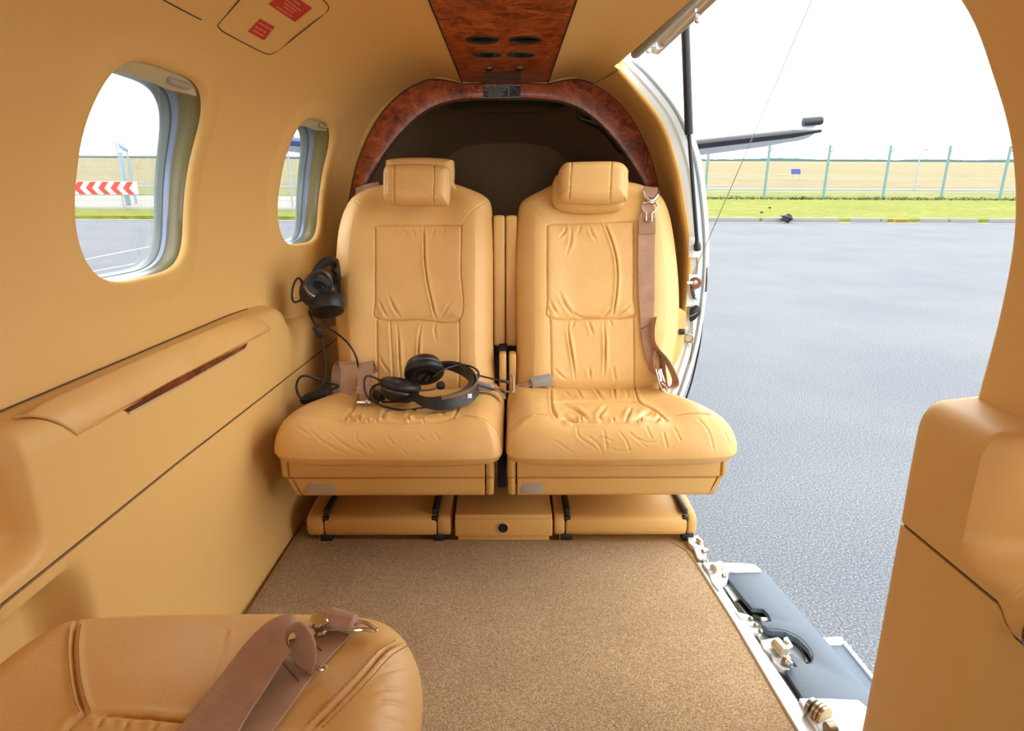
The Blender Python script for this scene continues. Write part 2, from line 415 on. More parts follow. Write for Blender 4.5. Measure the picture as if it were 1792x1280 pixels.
mb.grid([ysh(arch3(SO, YA), .03), ysh(arch3(SO, YA), 0), arch3(SO*.75+SI*.25, YA-.0015), arch3(SO*.5+SI*.5, YA-.002), arch3(SO*.25+SI*.75, YA-.0015), ysh(arch3(SI, YA), .002), ysh(arch3(SI, YA), .035)])
fr = []
for k in (.995, 1.06, 1.16): Q = arch3(SO, YA+.004); c0 = V3(-.01, YA+.004, .62); fr.append(c0+(Q-c0)*k)
fl_ = MB(); fl_.grid(fr); struct('wall_rear', fl_, M['wall'], 'tan bulkhead facing around the wood arch')
arch = struct('trim_1', mb, M['burl'], 'glossy burl wood arch framing the baggage area behind the seats')
mb = MB(); mb.tube(arch3(SI, YA+.002), .0035, 8); mb.tube(arch3(SO, YA-.0005), .0022, 8)
e = mb.build('edge_bead', M['gap'], arch)
# baggage compartment behind the arch
bg = []
for Y, k in ((2.205, 1.02), (2.3, 1.06), (2.6, 1.02), (2.85, .93), (2.95, .86), (2.99, .7), (3.0, .4), (3.0, .02)):
    P = arch3(SI, Y); c = V3(-.01, Y, .62); Q = c+(P-c)*[k, 1, k]; bg.append(Q)
mb = MB(); mb.grid(bg)
struct('wall_back', mb, M['taupe'], 'taupe fabric lined baggage bay beyond the wood arch')
mb = MB(); mb.box((-.01, 2.66, .40), (1.06, .9, .02), .004)
struct('trim_2', mb, M['taupe'], 'baggage bay floor cover')
mb = MB()      # rolled head liner hanging just under the arch crown
prof = [(-.205, .0), (-.17, -.03), (-.1, -.042), (0, -.046), (.1, -.042), (.17, -.03), (.205, .0)]
pr = spline(np.array(prof), 6)
mb.grid([[V3(x-.01+0*dx, 2.245+.25*dx, 1.172+z*(1-dx)-.01*dx) for x, z in pr] for dx in np.linspace(0, 1, 5)])
struct('trim_3', mb, M['taupe'], 'padded liner roll under the crown of the arch')
mb = MB()      # dark retaining bar across the rear of the bay
mb.box((-.01, 2.235, .70), (.9, .02, .03), .004)
struct('trim_4', mb, M['dark'], 'dark cross bar in the baggage bay')
# black bracket on the inside of the arch, upper right
br = [(1012, 188), (1013, 203), (1022, 209), (1040, 214), (1058, 224), (1072, 238), (1082, 254), (1091, 264), (1103, 262), (1106, 255)]
brP = [atY(x, y, 2.26) for x, y in br]
bk = MB(); bk.tube(brP, [.006, .007, .009, .015, .016, .017, .016, .012, .007, .006], 10, smooth=6)
for (x, y) in ((1036, 203), (1057, 215), (1078, 234)):
    p = atY(x, y, 2.255); bk.box(p, (.018, .02, .03), .005, Matrix.Rotation(-.6, 3, 'Y'))
tag(bk.build('hanger_bracket', M['black']), 'black toothed hanger bracket under the right side of the wood arch', 'bracket')

# ------------------------------------------------------------------ windows
def window(idx, w, label, shade_z):
    root = thing('window_%d' % idx, (wall_pt(-1, w[0], t_of_z(w[2]))[0], w[0], w[2]), None, None); root['kind'] = 'structure'; root['label'] = label
    N = 96; qs = np.linspace(0, 2*PI, N, endpoint=False)
    def ring(out, ins):
        r = []
        for q in qs:
            Y, z = hole(w, q, -ins); x0 = wall_pt(-1, w[0]*.0+Y, t_of_z(z))[0]
            xa = -wall_x(w[0], w[2])-.01
            k = min(1, out/.066); r.append(V3((x0-.004)*(1-k*.55)+(xa+(x0-xa)*.45)*k*.55*1.0-out, Y, z))
        return r
    def loft(name, spec, mat, par=root):
        m = MB(); m.grid([ring(o, i) for o, i in spec], close_v=True); return m.build(name, mat, par)
    loft('window_liner', [(-.0015, -.012), (.0015, .0035), (.010, .0075), (.020, .0080), (.030, .0085), (.033, .0095)], M['liner'])
    loft('inner_frame', [(.0315, .0088), (.034, .0102), (.036, .0106), (.044, .0112)], M['win_frame'])
    loft('seal', [(.0435, .0105), (.0445, .0122), (.0465, .0126)], M['win_teal'])
    loft('outer_frame', [(.046, .0120), (.048, .0130), (.053, .0134), (.055, .0142), (.058, .0146), (.062, .0146)], M['win_white'])
    for o in (.037, .060):
        m = MB(); rg = ring(o, .0125 if o < .05 else .018); c = np.mean(rg, 0); m.grid([rg]+[[c+(p-c)*k for p in rg] for k in (.8, .6, .4, .2)], close_v=True); rr = [c+(p-c)*.2 for p in rg]; m.add(rr, [tuple(range(len(rr)))]); m.build('pane', M['glass'], root, smooth=False)
    # pulled-up shade: a curved sheet across the head of the opening with a finger grip
    m = MB(); rows = []
    for z in np.linspace(shade_z, w[2]+w[3]-.004, 10):
        row = []; zz = (z-w[2])/w[3]; half = w[1]*max(0.05, 1-abs(zz)**3.7)**(1/3.7)-.0075
        for u in np.linspace(-1, 1, 25):
            Y = w[0]+u*half-w[4]*max(0., zz)**1.5; zl = z-.003*math.exp(-((u-.35)/.3)**2)*(1 if z < shade_z+.004 else .0); x = wall_pt(-1, Y, t_of_z(zl))[0]-.0115; row.append(V3(x, Y, zl))
        rows.append(row)
    m.grid(rows); R2 = np.array(rows); R2[:, :, 0] -= .006; m.grid(R2)
    m.grid([rows[0], R2[0]]); sh = m.build('window_shade', M['shade'], root)
    g = MB(); p = wall_pt(-1, w[0]+w[1]*.25, t_of_z(shade_z+.010)); g.box(p+V3(-.0085, 0, 0), (.010, w[1]*.42, .012), .004, Matrix.Rotation(-.5, 3, 'Y'), 3); g.build('grip', M['taupe_plastic'], sh)
    return root
window(1, WINS[0], 'larger rounded cabin window nearer the camera on the left wall', 1.054)
window(2, WINS[1], 'smaller looking rounded window beside the left rear seat', 1.052)

# ------------------------------------------------------------------ lower side panels
def smooth01(t): t = np.clip(t, 0, 1); return t*t*(3-2*t)
def zgap(Y, side):
    y0 = .668 if side < 0 else .668
    return .413-.03*smooth01((y0-Y)/.035)-.02*smooth01((.62-Y)/.1)
def x_low(Y, z, side):
    x = np.interp(z, [0, .2, .41, .50, .56], [.558, .563, .567, .568, .570])
    x *= np.interp(Y, [.8, 1.1, 1.24, 1.5, 2.2], [1.033, 1.035, 1.03, 1.022, 1.005]) if side < 0 else 1.0
    y1 = .755 if side < 0 else .742
    x += .10*smooth01((y1-Y)/.045)*smooth01((z-.430)/.04)                     # knee recess above the joint
    y2 = .822 if side < 0 else .70
    zz = np.clip((.398-z)/.05, 0, 1); x += .06*smooth01((y2-.04*(z-.28)-Y)/.055)*smooth01(zz)
    return x
def wall_low(side):
    name = 'left' if side < 0 else 'right'
    Y1 = 2.19 if side < 0 else DO0-.006; Ys = np.concatenate([np.linspace(-.5, .5, 14)[:-1], np.linspace(.5, .9, 46), np.linspace(.9, Y1, 44)[1:]]) if side < 0 else np.concatenate([np.linspace(-.5, .5, 14)[:-1], np.linspace(.5, Y1, 46)])
    up, lo = MB(), MB(); rows = []
    for Y in Ys:
        g = zgap(Y, side)+.0025; row = [V3(side*(x_low(Y, g, side)+.02)-.01*0, Y, g)]
        zt = .555-(.055*smooth01((Y-1.67)/.06) if side < 0 else 0)
        for z in np.linspace(g, zt, 22): row.append(V3(side*x_low(Y, z, side), Y, z))
        xt = x_low(Y, .555, side); xw = max(wall_x(Y, .60)+.008, xt+.03)
        for a in np.linspace(.15, 1, 6)*PI/2: row.append(V3(side*(xt+.030*(1-math.cos(a))), Y, zt+.042*math.sin(a)))
        for u in np.linspace(.2, 1, 5): row.append(V3(side*(xt+.03+(max(xw, xt+.035)-xt-.03)*u), Y, zt+.042+.006*u))
        rows.append(row)
    up.grid(rows, flip=side > 0)
    if side > 0:      # close the end that faces the door opening, rounded
        e = np.array(rows[-1]); 
        up.grid([e, e+V3(.004, .008, 0)*[1, 1, 1], e+V3(.016, .012, 0), e+V3(.08, .012, 0)])
    rows = []
    for Y in Ys:
        g = zgap(Y, side)-.0025; row = []
        for z in np.linspace(-.01, g, 26): row.append(V3(side*x_low(Y, z, side), Y, z))
        row.append(V3(side*(x_low(Y, g, side)+.02), Y, g)); rows.append(row)
    lo.grid(rows, flip=side > 0)
    if side > 0:
        e = np.array(rows[-1]); lo.grid([e, e+V3(.004, .008, 0), e+V3(.016, .012, 0), e+V3(.08, .012, 0)])
    o1 = struct('trim_%d' % (5 if side < 0 else 6), up, M['panel'], 'tan %s side ledge panel above the dark joint' % name)
    o2 = struct('baseboard_%s' % name, lo, M['panel'], 'tan lower %s side panel below the dark joint' % name)
    gp = MB(); gp.grid([[V3(side*(x_low(Y, zgap(Y, side), side)+.004), Y, zgap(Y, side)+dz) for dz in (-.006, .006)] for Y in Ys])
    gp.build('joint_seal', M['gap'], o1)
    return o1, o2
lowL = wall_low(-1); lowR = wall_low(1)
# drink holder ring on the right ledge
p = V3(.584, .596, .420); m2 = MB(); ax = V3(-.75, .0, .66)
m2.lathe(p, ax, [(.030, -.01), (.036, .0), (.037, .006), (.033, .010), (.0285, .008), (.027, -.004)], 36); m2.build('drink_holder', M['gloss_black'] if 'gloss_black' in M else M['black'], lowR[0])

# upper right wall forward of the door opening
mb = MB(); rows = []
for Y in np.linspace(-.9, DO0-.012, 30): rows.append([wall_pt(1, Y, t)+V3(.01, 0, 0) for t in np.linspace(0, TD, 46)])
for a in np.linspace(.2, 1, 5)*PI/2: rows.append([wall_pt(1, DO0, t)+V3(.01+.012*(1-math.cos(a))*.9, -.012+.012*math.sin(a), .004*(1-math.cos(a))) for t in np.linspace(0, TD, 46)])
for o in (.04, .09): rows.append([wall_pt(1, DO0, t, o)+V3(.01, 0, .3*o) for t in np.linspace(0, TD, 46)])
mb.grid(rows, flip=True); 
struct('wall_right', mb, M['wall'], 'tan covered wall forward of the open door at the right edge')
# bulkhead behind the camera with the flight deck opening
mb = MB()
for c_, sz in (((-.47, -.92, .6), (.5, .04, 1.3)), ((.47, -.92, .6), (.5, .04, 1.3)), ((0, -.92, .26), (.5, .04, .6)), ((0, -.92, 1.17), (.5, .04, .14))): mb.box(c_, sz, .004)
struct('wall_front', mb, M['wall'], 'tan cabin bulkhead behind the camera')
# window wall closing the outside of the shell so daylight only comes through real openings
mb = MB(); sk = []
for Y in np.linspace(-.9, 2.9, 40):
    row = []
    for t in np.linspace(0, TEND, 40): p = wall_pt(-1, min(Y, 2.3), t); p[1] = Y; n = (p-V3(-.01, Y, .72)); n /= np.linalg.norm(n); row.append(p+n*.115)
    sk.append(row)
sk = np.array(sk)

# ------------------------------------------------------------------ floor
mb = MB(); FL = MB()
FL.box((-.06, 1.0, -.03), (1.06, 3.8, .05), .0)
fl = struct('trim_7', FL, M['base'], 'tan cabin floor board under the carpet')
cp = [(-.556, -.5), (.455, -.5), (.482, .9), (.4715, 1.2), (.455, 1.44), (.448, 1.49), (.42, 1.535), (-.43, 1.548), (-.47, 1.556), (-.52, 1.60), (-.562, 1.64)]
N1 = 60; mb = MB()
mb.prism([V3(x, y, -.004) for x, y in cp], V3(0, 0, .008), .003)
carp = struct('floor', mb, M['carpet'], 'brown cut pile cabin carpet')
mb = MB(); mb.tube([V3(x, y, .002) for x, y in cp], .004, 8, closed=True); mb.build('carpet_binding', M['carpet_edge'], carp)
# ================================================================== SEATS
from mathutils.bvhtree import BVHTree
def proj(P):
    d = np.asarray(P, float)-CAM; z = d@FW; return np.stack([896+FPX*(d@RT)/z, 640-FPX*(d@UP)/z], -1), z
def seg_dist(P, poly):
    P = np.asarray(P, float); poly = np.asarray(poly, float); best = np.full(len(P), 1e9)
    for a, b in zip(poly[:-1], poly[1:]):
        ab = b-a; t = np.clip(((P-a)@ab)/(ab@ab+1e-12), 0, 1); best = np.minimum(best, np.linalg.norm(P-(a+t[:, None]*ab), axis=1))
    return best
def seg_dist_t(P, poly):
    P = np.asarray(P, float); poly = np.asarray(poly, float); best = np.full(len(P), 1e9); T = np.zeros(len(P)); L = np.linalg.norm(np.diff(poly, axis=0), axis=1); acc = 0; tot = L.sum()+1e-9
    for a, b, l in zip(poly[:-1], poly[1:], L):
        ab = b-a; t = np.clip(((P-a)@ab)/(ab@ab+1e-12), 0, 1); d = np.linalg.norm(P-(a+t[:, None]*ab), axis=1); m = d < best; best = np.where(m, d, best); T = np.where(m, (acc+t*l)/tot, T); acc += l
    return best, T
def spl(pts, k=6): return spline(np.array(pts, float), k) if len(pts) > 2 else np.array(pts, float)
def in_poly(P, poly):
    x, y = P[:, 0], P[:, 1]; c = np.zeros(len(P), bool); n = len(poly)
    for i in range(n):
        (x1, y1), (x2, y2) = poly[i], poly[i-1]
        m = ((y1 > y) != (y2 > y)) & (x < (x2-x1)*(y-y1)/(y2-y1+1e-12)+x1); c ^= m
    return c
def cushion(outline, to3d, Df, Db, R, nu, nv, hfun=None, seams=(), panels=(), pw=2.0, gain=1.05, crease=0):
    """closed pad. outline: local 2D loop; to3d(x, y, h) -> world; seams: (pixel polyline traced on the pad, depth, width, pleat)"""
    O = np.asarray(outline, float); c = (O.max(0)+O.min(0))/2; hx, hy = (O.max(0)-O.min(0))/2
    Od = resample(O, 720, True); ang = np.arctan2((Od[:, 1]-c[1])/hy, (Od[:, 0]-c[0])/hx); o = np.argsort(ang); ang, rad = ang[o], Od[o]-c
    def bound(a):
        A = np.r_[ang-2*PI, ang, ang+2*PI]; Q = np.vstack([rad]*3); return np.stack([np.interp(a, A, Q[:, 0]), np.interp(a, A, Q[:, 1])], -1)
    f = lambda t: np.sign(t)*(1-(1-np.abs(t))**1.35)
    u, v = np.meshgrid(f(np.linspace(-1, 1, nu)), f(np.linspace(-1, 1, nv)), indexing='ij')
    r = np.maximum(np.abs(u), np.abs(v)); B = bound(np.arctan2(v, u)); P2 = c+B*r[..., None]
    flat = P2.reshape(-1, 2); de = seg_dist(flat, np.vstack([Od, Od[:1]])[::3]).reshape(nu, nv); de[r > .9999] = 0
    t = np.clip(1-de/R, 0, 1); prof = (1-t**pw)**(1/pw); H = Df*prof
    if hfun is not None: H = H+hfun(P2[..., 0], P2[..., 1])*np.clip(de/R, 0, 1)**.7
    P3 = to3d(P2[..., 0], P2[..., 1], H)
    du, dv = np.gradient(P3, axis=0), np.gradient(P3, axis=1); N = np.cross(du, dv); N /= np.linalg.norm(N, axis=2)[..., None]+1e-12
    up = to3d(c[0], c[1], 1.)-to3d(c[0], c[1], 0.)
    if np.sum(N[nu//2, nv//2]*up) < 0: N = -N
    px, zc = proj(P3.reshape(-1, 3)); disp = np.zeros(nu*nv)
    for (poly, dep, puf) in panels:
        ins = in_poly(px, np.array(poly)); d = seg_dist(px, np.vstack([poly, poly[:1]]))*zc/FPX; disp += np.where(ins, puf*(1-np.exp(-d/dep)), 0)
    for s_ in seams:
        poly, dep, wid = s_[:3]; pl = s_[3] if len(s_) > 3 else 0
        wid *= .72
        poly = spl(poly); d, tt = seg_dist_t(px, poly); d = d*zc/FPX; dep *= gain
        near_ = d < wid*8
        tw = np.where(near_, np.clip(np.minimum(tt, 1-tt)/.42, 0, 1), 0) if pl >= .6 else (np.clip(np.minimum(tt, 1-tt)/.12+.25, 0, 1) if pl else 1.)
        disp -= dep*tw*np.exp(-(d/wid)**2)
        if pl: disp += pl*dep*.8*tw*np.exp(-((d-wid*2.4)/(wid*2.2))**2)
    front = np.sum(N.reshape(-1, 3)*(P3.reshape(-1, 3)-CAM), 1) < 0
    disp *= np.where(front, 1, 0)*np.clip(de.reshape(-1)/.004, 0, 1)
    P3 = P3+N*disp.reshape(nu, nv)[..., None]
    mb = MB(); mb.grid(P3)
    # perimeter loop -> rounded back
    loop = [(i, 0) for i in range(nu)]+[(nu-1, j) for j in range(1, nv)]+[(i, nv-1) for i in range(nu-2, -1, -1)]+[(0, j) for j in range(nv-2, 0, -1)]
    L2 = np.array([P2[i, j] for i, j in loop]); L3 = np.array([P3[i, j] for i, j in loop]); rings = [L3]
    for a in (.33, .66, 1.0):
        k = 1-(1-math.cos(a*PI/2))*R*.8/min(hx, hy); Q = c+(L2-c)*k; rings.append(to3d(Q[:, 0], Q[:, 1], np.full(len(Q), -Db*math.sin(a*PI/2))))
    Q = c+(L2-c)*.5; rings.append(to3d(Q[:, 0], Q[:, 1], np.full(len(Q), -Db))); Q = c+(L2-c)*.02; rings.append(to3d(Q[:, 0], Q[:, 1], np.full(len(Q), -Db)))
    mb.grid(np.array(rings), close_v=True)
    return mb
def bvh_of(*objs):
    vs, fs = [], []
    for o in objs:
        off = len(vs); loc = Vector((0, 0, 0)); q = o
        while q: loc = loc+q.location; q = q.parent
        vs += [v.co+loc for v in o.data.vertices]; fs += [tuple(i+off for i in p.vertices) for p in o.data.polygons]
    return BVHTree.FromPolygons(vs, fs)
def hit(bv, x, y, lift=0.):
    d = Vector(ray(x, y)).normalized(); p, n, i, dist = bv.ray_cast(Vector(CAM), d)
    if p is None: raise ValueError('no hit at %s,%s' % (x, y))
    if n.dot(d) > 0: n = -n
    return np.array(p+n*lift), np.array(n)

REC = math.radians(19); B0 = V3(0, 1.775, .35); DV = V3(0, math.sin(REC), math.cos(REC)); DN = V3(0, -math.cos(REC), math.sin(REC))
def back_local(x, y, off=0.): p = atPl(x, y, B0+DN*off, DN); return (p[0], float(np.dot(p-B0-DN*off, DV)))
def back3d(x, t, h): x = np.asarray(x, float); return x[..., None]*V3(1, 0, 0)+np.asarray(t)[..., None]*DV+np.asarray(h)[..., None]*DN+B0
def bump1(x, c, w): return np.exp(-((x-c)/w)**2)

def seat_back(px_out, side, seams, panels, xc):
    O = [back_local(x, y, -.045) for x, y in px_out]
    def hf(x, t):
        a = np.abs(x-xc); return .020*bump1(a, .165, .055)-.004*bump1(a, 0, .1)*bump1(t, .3, .25)+.012*bump1(t, .03, .10)-.02*smooth01((t-.44)/.14)
    return cushion(spline(np.array(O), 4, True), lambda x, t, h: back3d(x, t, h-.045), .045, .075, .05, 300, 360, hf, seams, panels, pw=2.2)
BL = [(604, 690), (597, 655), (592, 600), (588, 540), (589, 470), (592, 420), (598, 388), (606, 366), (618, 348), (640, 335), (672, 325), (730, 320), (790, 323), (828, 335), (851, 347), (860, 362), (862.5, 400), (863, 500), (863, 600), (862, 690), (800, 697), (730, 699), (660, 697)]
BR = [(906, 690), (904.5, 600), (904, 500), (905, 400), (908, 366), (916, 352), (945, 336), (972, 325), (1035, 319), (1098, 320), (1138, 333), (1159, 350), (1172, 385), (1182, 450), (1187, 520), (1185, 580), (1177, 625), (1160, 690), (1100, 697), (1030, 699), (960, 697)]
PANL = [(657.5, 400), (660, 395.5), (700, 394.5), (760, 394.5), (803, 395), (807, 400), (806, 470), (805, 558), (735, 560.5), (661, 558), (657, 520)]
PANR = [(957.5, 398), (961, 393), (1000, 391.5), (1060, 389.5), (1104, 388.5), (1108, 394), (1108.5, 470), (1108, 520), (1107, 553.5), (1037, 558.5), (962, 556), (958, 520)]
closed = lambda P: list(P)+[P[0]]
WL = [(closed(PANL), .0045, .0028), ([(742, 396), (743, 427), (744, 462), (749, 497), (755, 525), (760.6, 550), (764, 559)], .0055, .003, .5),
      ([(660, 560), (660, 600), (661, 640), (662, 690)], .004, .0028), ([(803, 560), (804, 610), (803, 690)], .004, .0028),
      ([(693, 396), (686, 413)], .002, .004, .6), ([(704, 396), (713, 413)], .002, .004, .5), ([(721, 396), (728, 422)], .0025, .004, .6), ([(761, 397), (755, 422)], .002, .004, .6), ([(778, 397), (776, 410)], .0015, .004, .5),
      ([(662, 525), (671, 545), (680, 558)], .0035, .004, .7), ([(678, 514), (690, 540), (703, 559)], .0035, .0045, .7), ([(760, 552), (748, 557), (739, 560)], .003, .004, .6), ([(792, 527), (780, 545), (769, 558)], .003, .004, .7),
      ([(682, 562), (684.5, 595), (688, 656), (689, 680)], .0025, .0035, .5), ([(694, 562), (698, 600), (700, 640), (702, 680)], .0055, .0032, .6), ([(738, 562), (733.7, 591), (732.5, 640), (733, 680)], .0055, .003, .6), ([(764, 561), (760.6, 579), (766, 602)], .0025, .004, .6), ([(661, 619), (672, 640), (685, 657)], .003, .004, .6),
      ([(852, 352), (825, 370), (806, 396)], .0014, .002), ([(622, 352), (640, 372), (658, 394)], .0012, .002)]
WR = [(closed(PANR), .0045, .0028), ([(1057, 391), (1068, 418), (1077, 450), (1080, 479), (1078.5, 515), (1072.6, 551)], .0055, .003, .5),
      ([(963, 557), (964, 600), (965.4, 668), (966, 690)], .004, .0028), ([(1108, 554), (1109, 600), (1109.4, 668), (1110, 690)], .004, .0028),
      ([(987, 392), (988.5, 404), (976, 419)], .0028, .004, .7), ([(999, 392), (998, 423), (988, 450)], .003, .004, .7), ([(1016, 393), (1011, 411)], .002, .004, .6), ([(1028, 392), (1037, 413), (1045, 426)], .0025, .004, .6), ([(1048, 391), (1055, 400)], .002, .004, .5),
      ([(960.6, 525), (968, 540), (977.5, 555)], .0035, .004, .7), ([(976, 510), (988, 534), (1004, 555)], .004, .0045, .8), ([(1107, 530), (1092, 544), (1071, 555)], .0035, .004, .7), ([(1073, 537), (1062, 548), (1050, 556)], .003, .004, .7), ([(1003, 549), (1020, 557), (1049, 556)], .0025, .004, .5),
      ([(992.8, 560), (993.7, 583), (1000.5, 624), (1006.5, 668)], .0055, .003, .6), ([(1056, 560), (1058.6, 600), (1058, 643), (1055, 664)], .0055, .003, .6), ([(1028, 560), (1039, 590)], .0028, .004, .6), ([(1005, 560), (1000, 576)], .002, .004, .6), ([(1067, 560), (1070, 571)], .002, .004, .5), ([(967, 643), (978, 655), (991, 666)], .003, .004, .6), ([(1030, 641), (1033, 666)], .0025, .004, .6), ([(1073, 643), (1076, 666)], .002, .004, .5),
      ([(920, 353), (940, 372), (957, 392)], .0014, .002), ([(1158, 353), (1130, 372), (1109, 392)], .0012, .002)]
PANL2 = [(660, 562), (803, 562), (804, 695), (661, 695)]; PANR2 = [(963, 558), (1107, 556), (1110, 695), (966, 695)]

# seat cushions, plan outline (X, Y)
CL = [(-.30, 1.345), (-.15, 1.342), (-.05, 1.35), (-.022, 1.365), (-.013, 1.40), (-.012, 1.55), (-.014, 1.78), (-.05, 1.83), (-.25, 1.845), (-.42, 1.835), (-.462, 1.79), (-.485, 1.70), (-.525, 1.58), (-.542, 1.49), (-.537, 1.42), (-.515, 1.372), (-.45, 1.35)]
CR = [(.25, 1.342), (.10, 1.345), (.03, 1.352), (.002, 1.366), (-.007, 1.40), (-.006, 1.55), (-.002, 1.78), (.03, 1.83), (.23, 1.845), (.40, 1.835), (.435, 1.79), (.455, 1.70), (.497, 1.58), (.520, 1.48), (.522, 1.42), (.505, 1.372), (.44, 1.35)]
def seat_cushion(O, xc, seams, panels):
    def hf(x, y): return .014*smooth01((np.abs(x-xc)-.10)/.09)*(1-.5*smooth01((y-1.6)/.2))-.022*smooth01((y-1.42)/.36)-.008*bump1(x, xc, .12)*smooth01((y-1.42)/.1)
    def to3(x, y, h): x = np.asarray(x, float); return np.stack([x, np.broadcast_to(y, x.shape), np.broadcast_to(.312+np.asarray(h), x.shape)], -1)
    return cushion(spline(np.array(O), 5, True), to3, .063, .03, .062, 330, 330, hf, seams, panels, pw=2.1)
def pc(pts, ox, oy, k): return [(ox+a*k, oy+b*k) for a, b in pts]
K4 = 430/1792
SWR = [(pc([(350, 90), (360, 230), (395, 300)], 880, 660, K4), .005, .003, .4), (pc([(360, 190), (530, 183), (700, 180), (860, 183), (1000, 190)], 880, 660, K4), .004, .003, .3),
       (pc([(945, 30), (970, 110), (1000, 190), (1100, 245), (1195, 320)], 880, 660, K4), .005, .003, .4), (pc([(395, 300), (520, 330), (700, 335), (900, 332), (1195, 322)], 880, 660, K4), .004, .003, .4),
       (pc([(330, 282), (240, 280), (150, 310), (60, 390), (25, 470)], 880, 660, K4), .0016, .0022, .2), (pc([(1195, 312), (1300, 280), (1450, 272), (1560, 295), (1680, 370), (1738, 460)], 880, 660, K4), .0016, .0022, .2),
       ]+[(pc(p, 880, 660, K4), d, w, .8) for p, d, w in [
           ([(640, 45), (690, 110), (735, 180)], .004, .004), ([(805, 45), (820, 170)], .004, .0035), ([(530, 80), (590, 172)], .003, .004), ([(670, 50), (700, 100)], .002, .004), ([(440, 95), (500, 150)], .002, .005), ([(900, 60), (915, 170)], .002, .005),
           ([(470, 225), (560, 275), (632, 332)], .005, .0045), ([(765, 215), (705, 290), (728, 332)], .005, .0045), ([(940, 225), (920, 280), (888, 332)], .006, .004), ([(1090, 265), (1020, 290), (960, 328)], .006, .005), ([(1170, 285), (1100, 325)], .004, .004), ([(395, 205), (450, 215), (500, 250)], .002, .006), ([(560, 250), (640, 262), (720, 255)], .002, .006),
           ([(430, 300), (520, 328)], .004, .004), ([(560, 305), (575, 330)], .003, .003), ([(800, 300), (810, 332)], .0025, .003), ([(1000, 310), (1010, 330)], .003, .003)]
       ]+[(pc(p, 880, 660, K4), .0011, .0026, .5) for p in [[(920, 405), (1050, 515)], [(540, 370), (560, 440), (680, 525)], [(735, 385), (760, 530)], [(1245, 365), (1300, 470)], [(1420, 300), (1500, 400), (1545, 560)], [(1610, 390), (1690, 560)], [(1045, 360), (1085, 450)], [(850, 400), (900, 470), (930, 560)], [(620, 430), (700, 500), (735, 600)], [(1170, 400), (1200, 520)], [(370, 460), (520, 560)], [(780, 520), (850, 545), (950, 530)], [(640, 470), (720, 440), (800, 470)], [(980, 450), (1060, 480), (1120, 470)]]]
SWL = [(pc([(590, 305), (700, 330), (900, 337), (1150, 337), (1290, 328), (1390, 298)], 460, 660, K4), .0045, .003, .5), (pc([(1390, 298), (1430, 215), (1445, 120)], 460, 660, K4), .004, .003, .4), (pc([(590, 305), (640, 255), (690, 190), (700, 110)], 460, 660, K4), .003, .004, .4),
       (pc([(100, 345), (170, 295), (270, 266), (400, 264), (500, 280), (590, 303)], 460, 660, K4), .0016, .0022, .2), (pc([(1400, 300), (1480, 285), (1600, 315), (1690, 390), (1735, 520), (1740, 590)], 460, 660, K4), .0016, .0022, .2), (pc([(1420, 298), (1490, 290), (1595, 328), (1672, 400), (1715, 520), (1720, 590)], 460, 660, K4), .0012, .002)
       ]+[(pc(p, 460, 660, K4), d, w, .8) for p, d, w in [
           ([(690, 290), (712, 326)], .005, .004), ([(940, 235), (885, 275), (876, 330)], .006, .0045), ([(1090, 270), (1030, 315)], .005, .004), ([(1055, 300), (1075, 335)], .004, .003), ([(620, 285), (650, 312)], .004, .004), ([(760, 310), (770, 332)], .003, .003), ([(830, 312), (835, 332)], .003, .003), ([(1160, 315), (1180, 335)], .003, .003), ([(1120, 300), (1250, 260), (1380, 250)], .0025, .006), ([(1110, 230), (1100, 280)], .003, .005), ([(1290, 240), (1330, 300)], .002, .005)]
       ]+[(pc(p, 460, 660, K4), .001, .003, .5) for p in [[(330, 380), (450, 480), (640, 590)], [(480, 400), (600, 500), (800, 600)], [(680, 400), (690, 470), (780, 540)], [(240, 360), (350, 430)], [(740, 480), (830, 560)], [(900, 430), (960, 500)], [(1130, 420), (1180, 470)], [(1000, 520), (1080, 600)], [(1250, 400), (1290, 470)], [(280, 600), (420, 560)]]]
PCR = [(975, 732), (966, 715), (967, 706), (1048, 703), (1120, 706), (1144, 719), (1167, 737), (1096, 739), (1048, 740), (1005, 739)]
PCL = pc([(600, 305), (700, 328), (900, 335), (1150, 335), (1290, 326), (1385, 296), (1425, 215), (1400, 150), (700, 150), (660, 240)], 460, 660, K4)

def rounded_loop(x0, x1, y0, y1, r, z, n=6):
    P = []
    for cx, cy, a0 in ((x1-r, y0+r, -PI/2), (x1-r, y1-r, 0), (x0+r, y1-r, PI/2), (x0+r, y0+r, PI)):
        for a in np.linspace(a0, a0+PI/2, n): P.append(V3(cx+r*math.cos(a), cy+r*math.sin(a), z))
    return P
def stack(mb, loops):
    o = len(mb.v); mb.grid(loops, close_v=True); n = len(loops[0]); m = len(loops)
    mb.f += [tuple(o+j for j in range(n)), tuple(o+(m-1)*n+j for j in range(n))]; mb.mi += [0, 0]
def head_pad(px, off, Df, Db, R, seams=(), nu=60, nv=50, lean=0.):
    O = [back_local(x, y, off) for x, y in px]; return cushion(spline(np.array(O), 6, True), lambda x, t, h: back3d(x, t, np.asarray(h)+off), Df, Db, R, nu, nv, None, seams, (), pw=2.0)

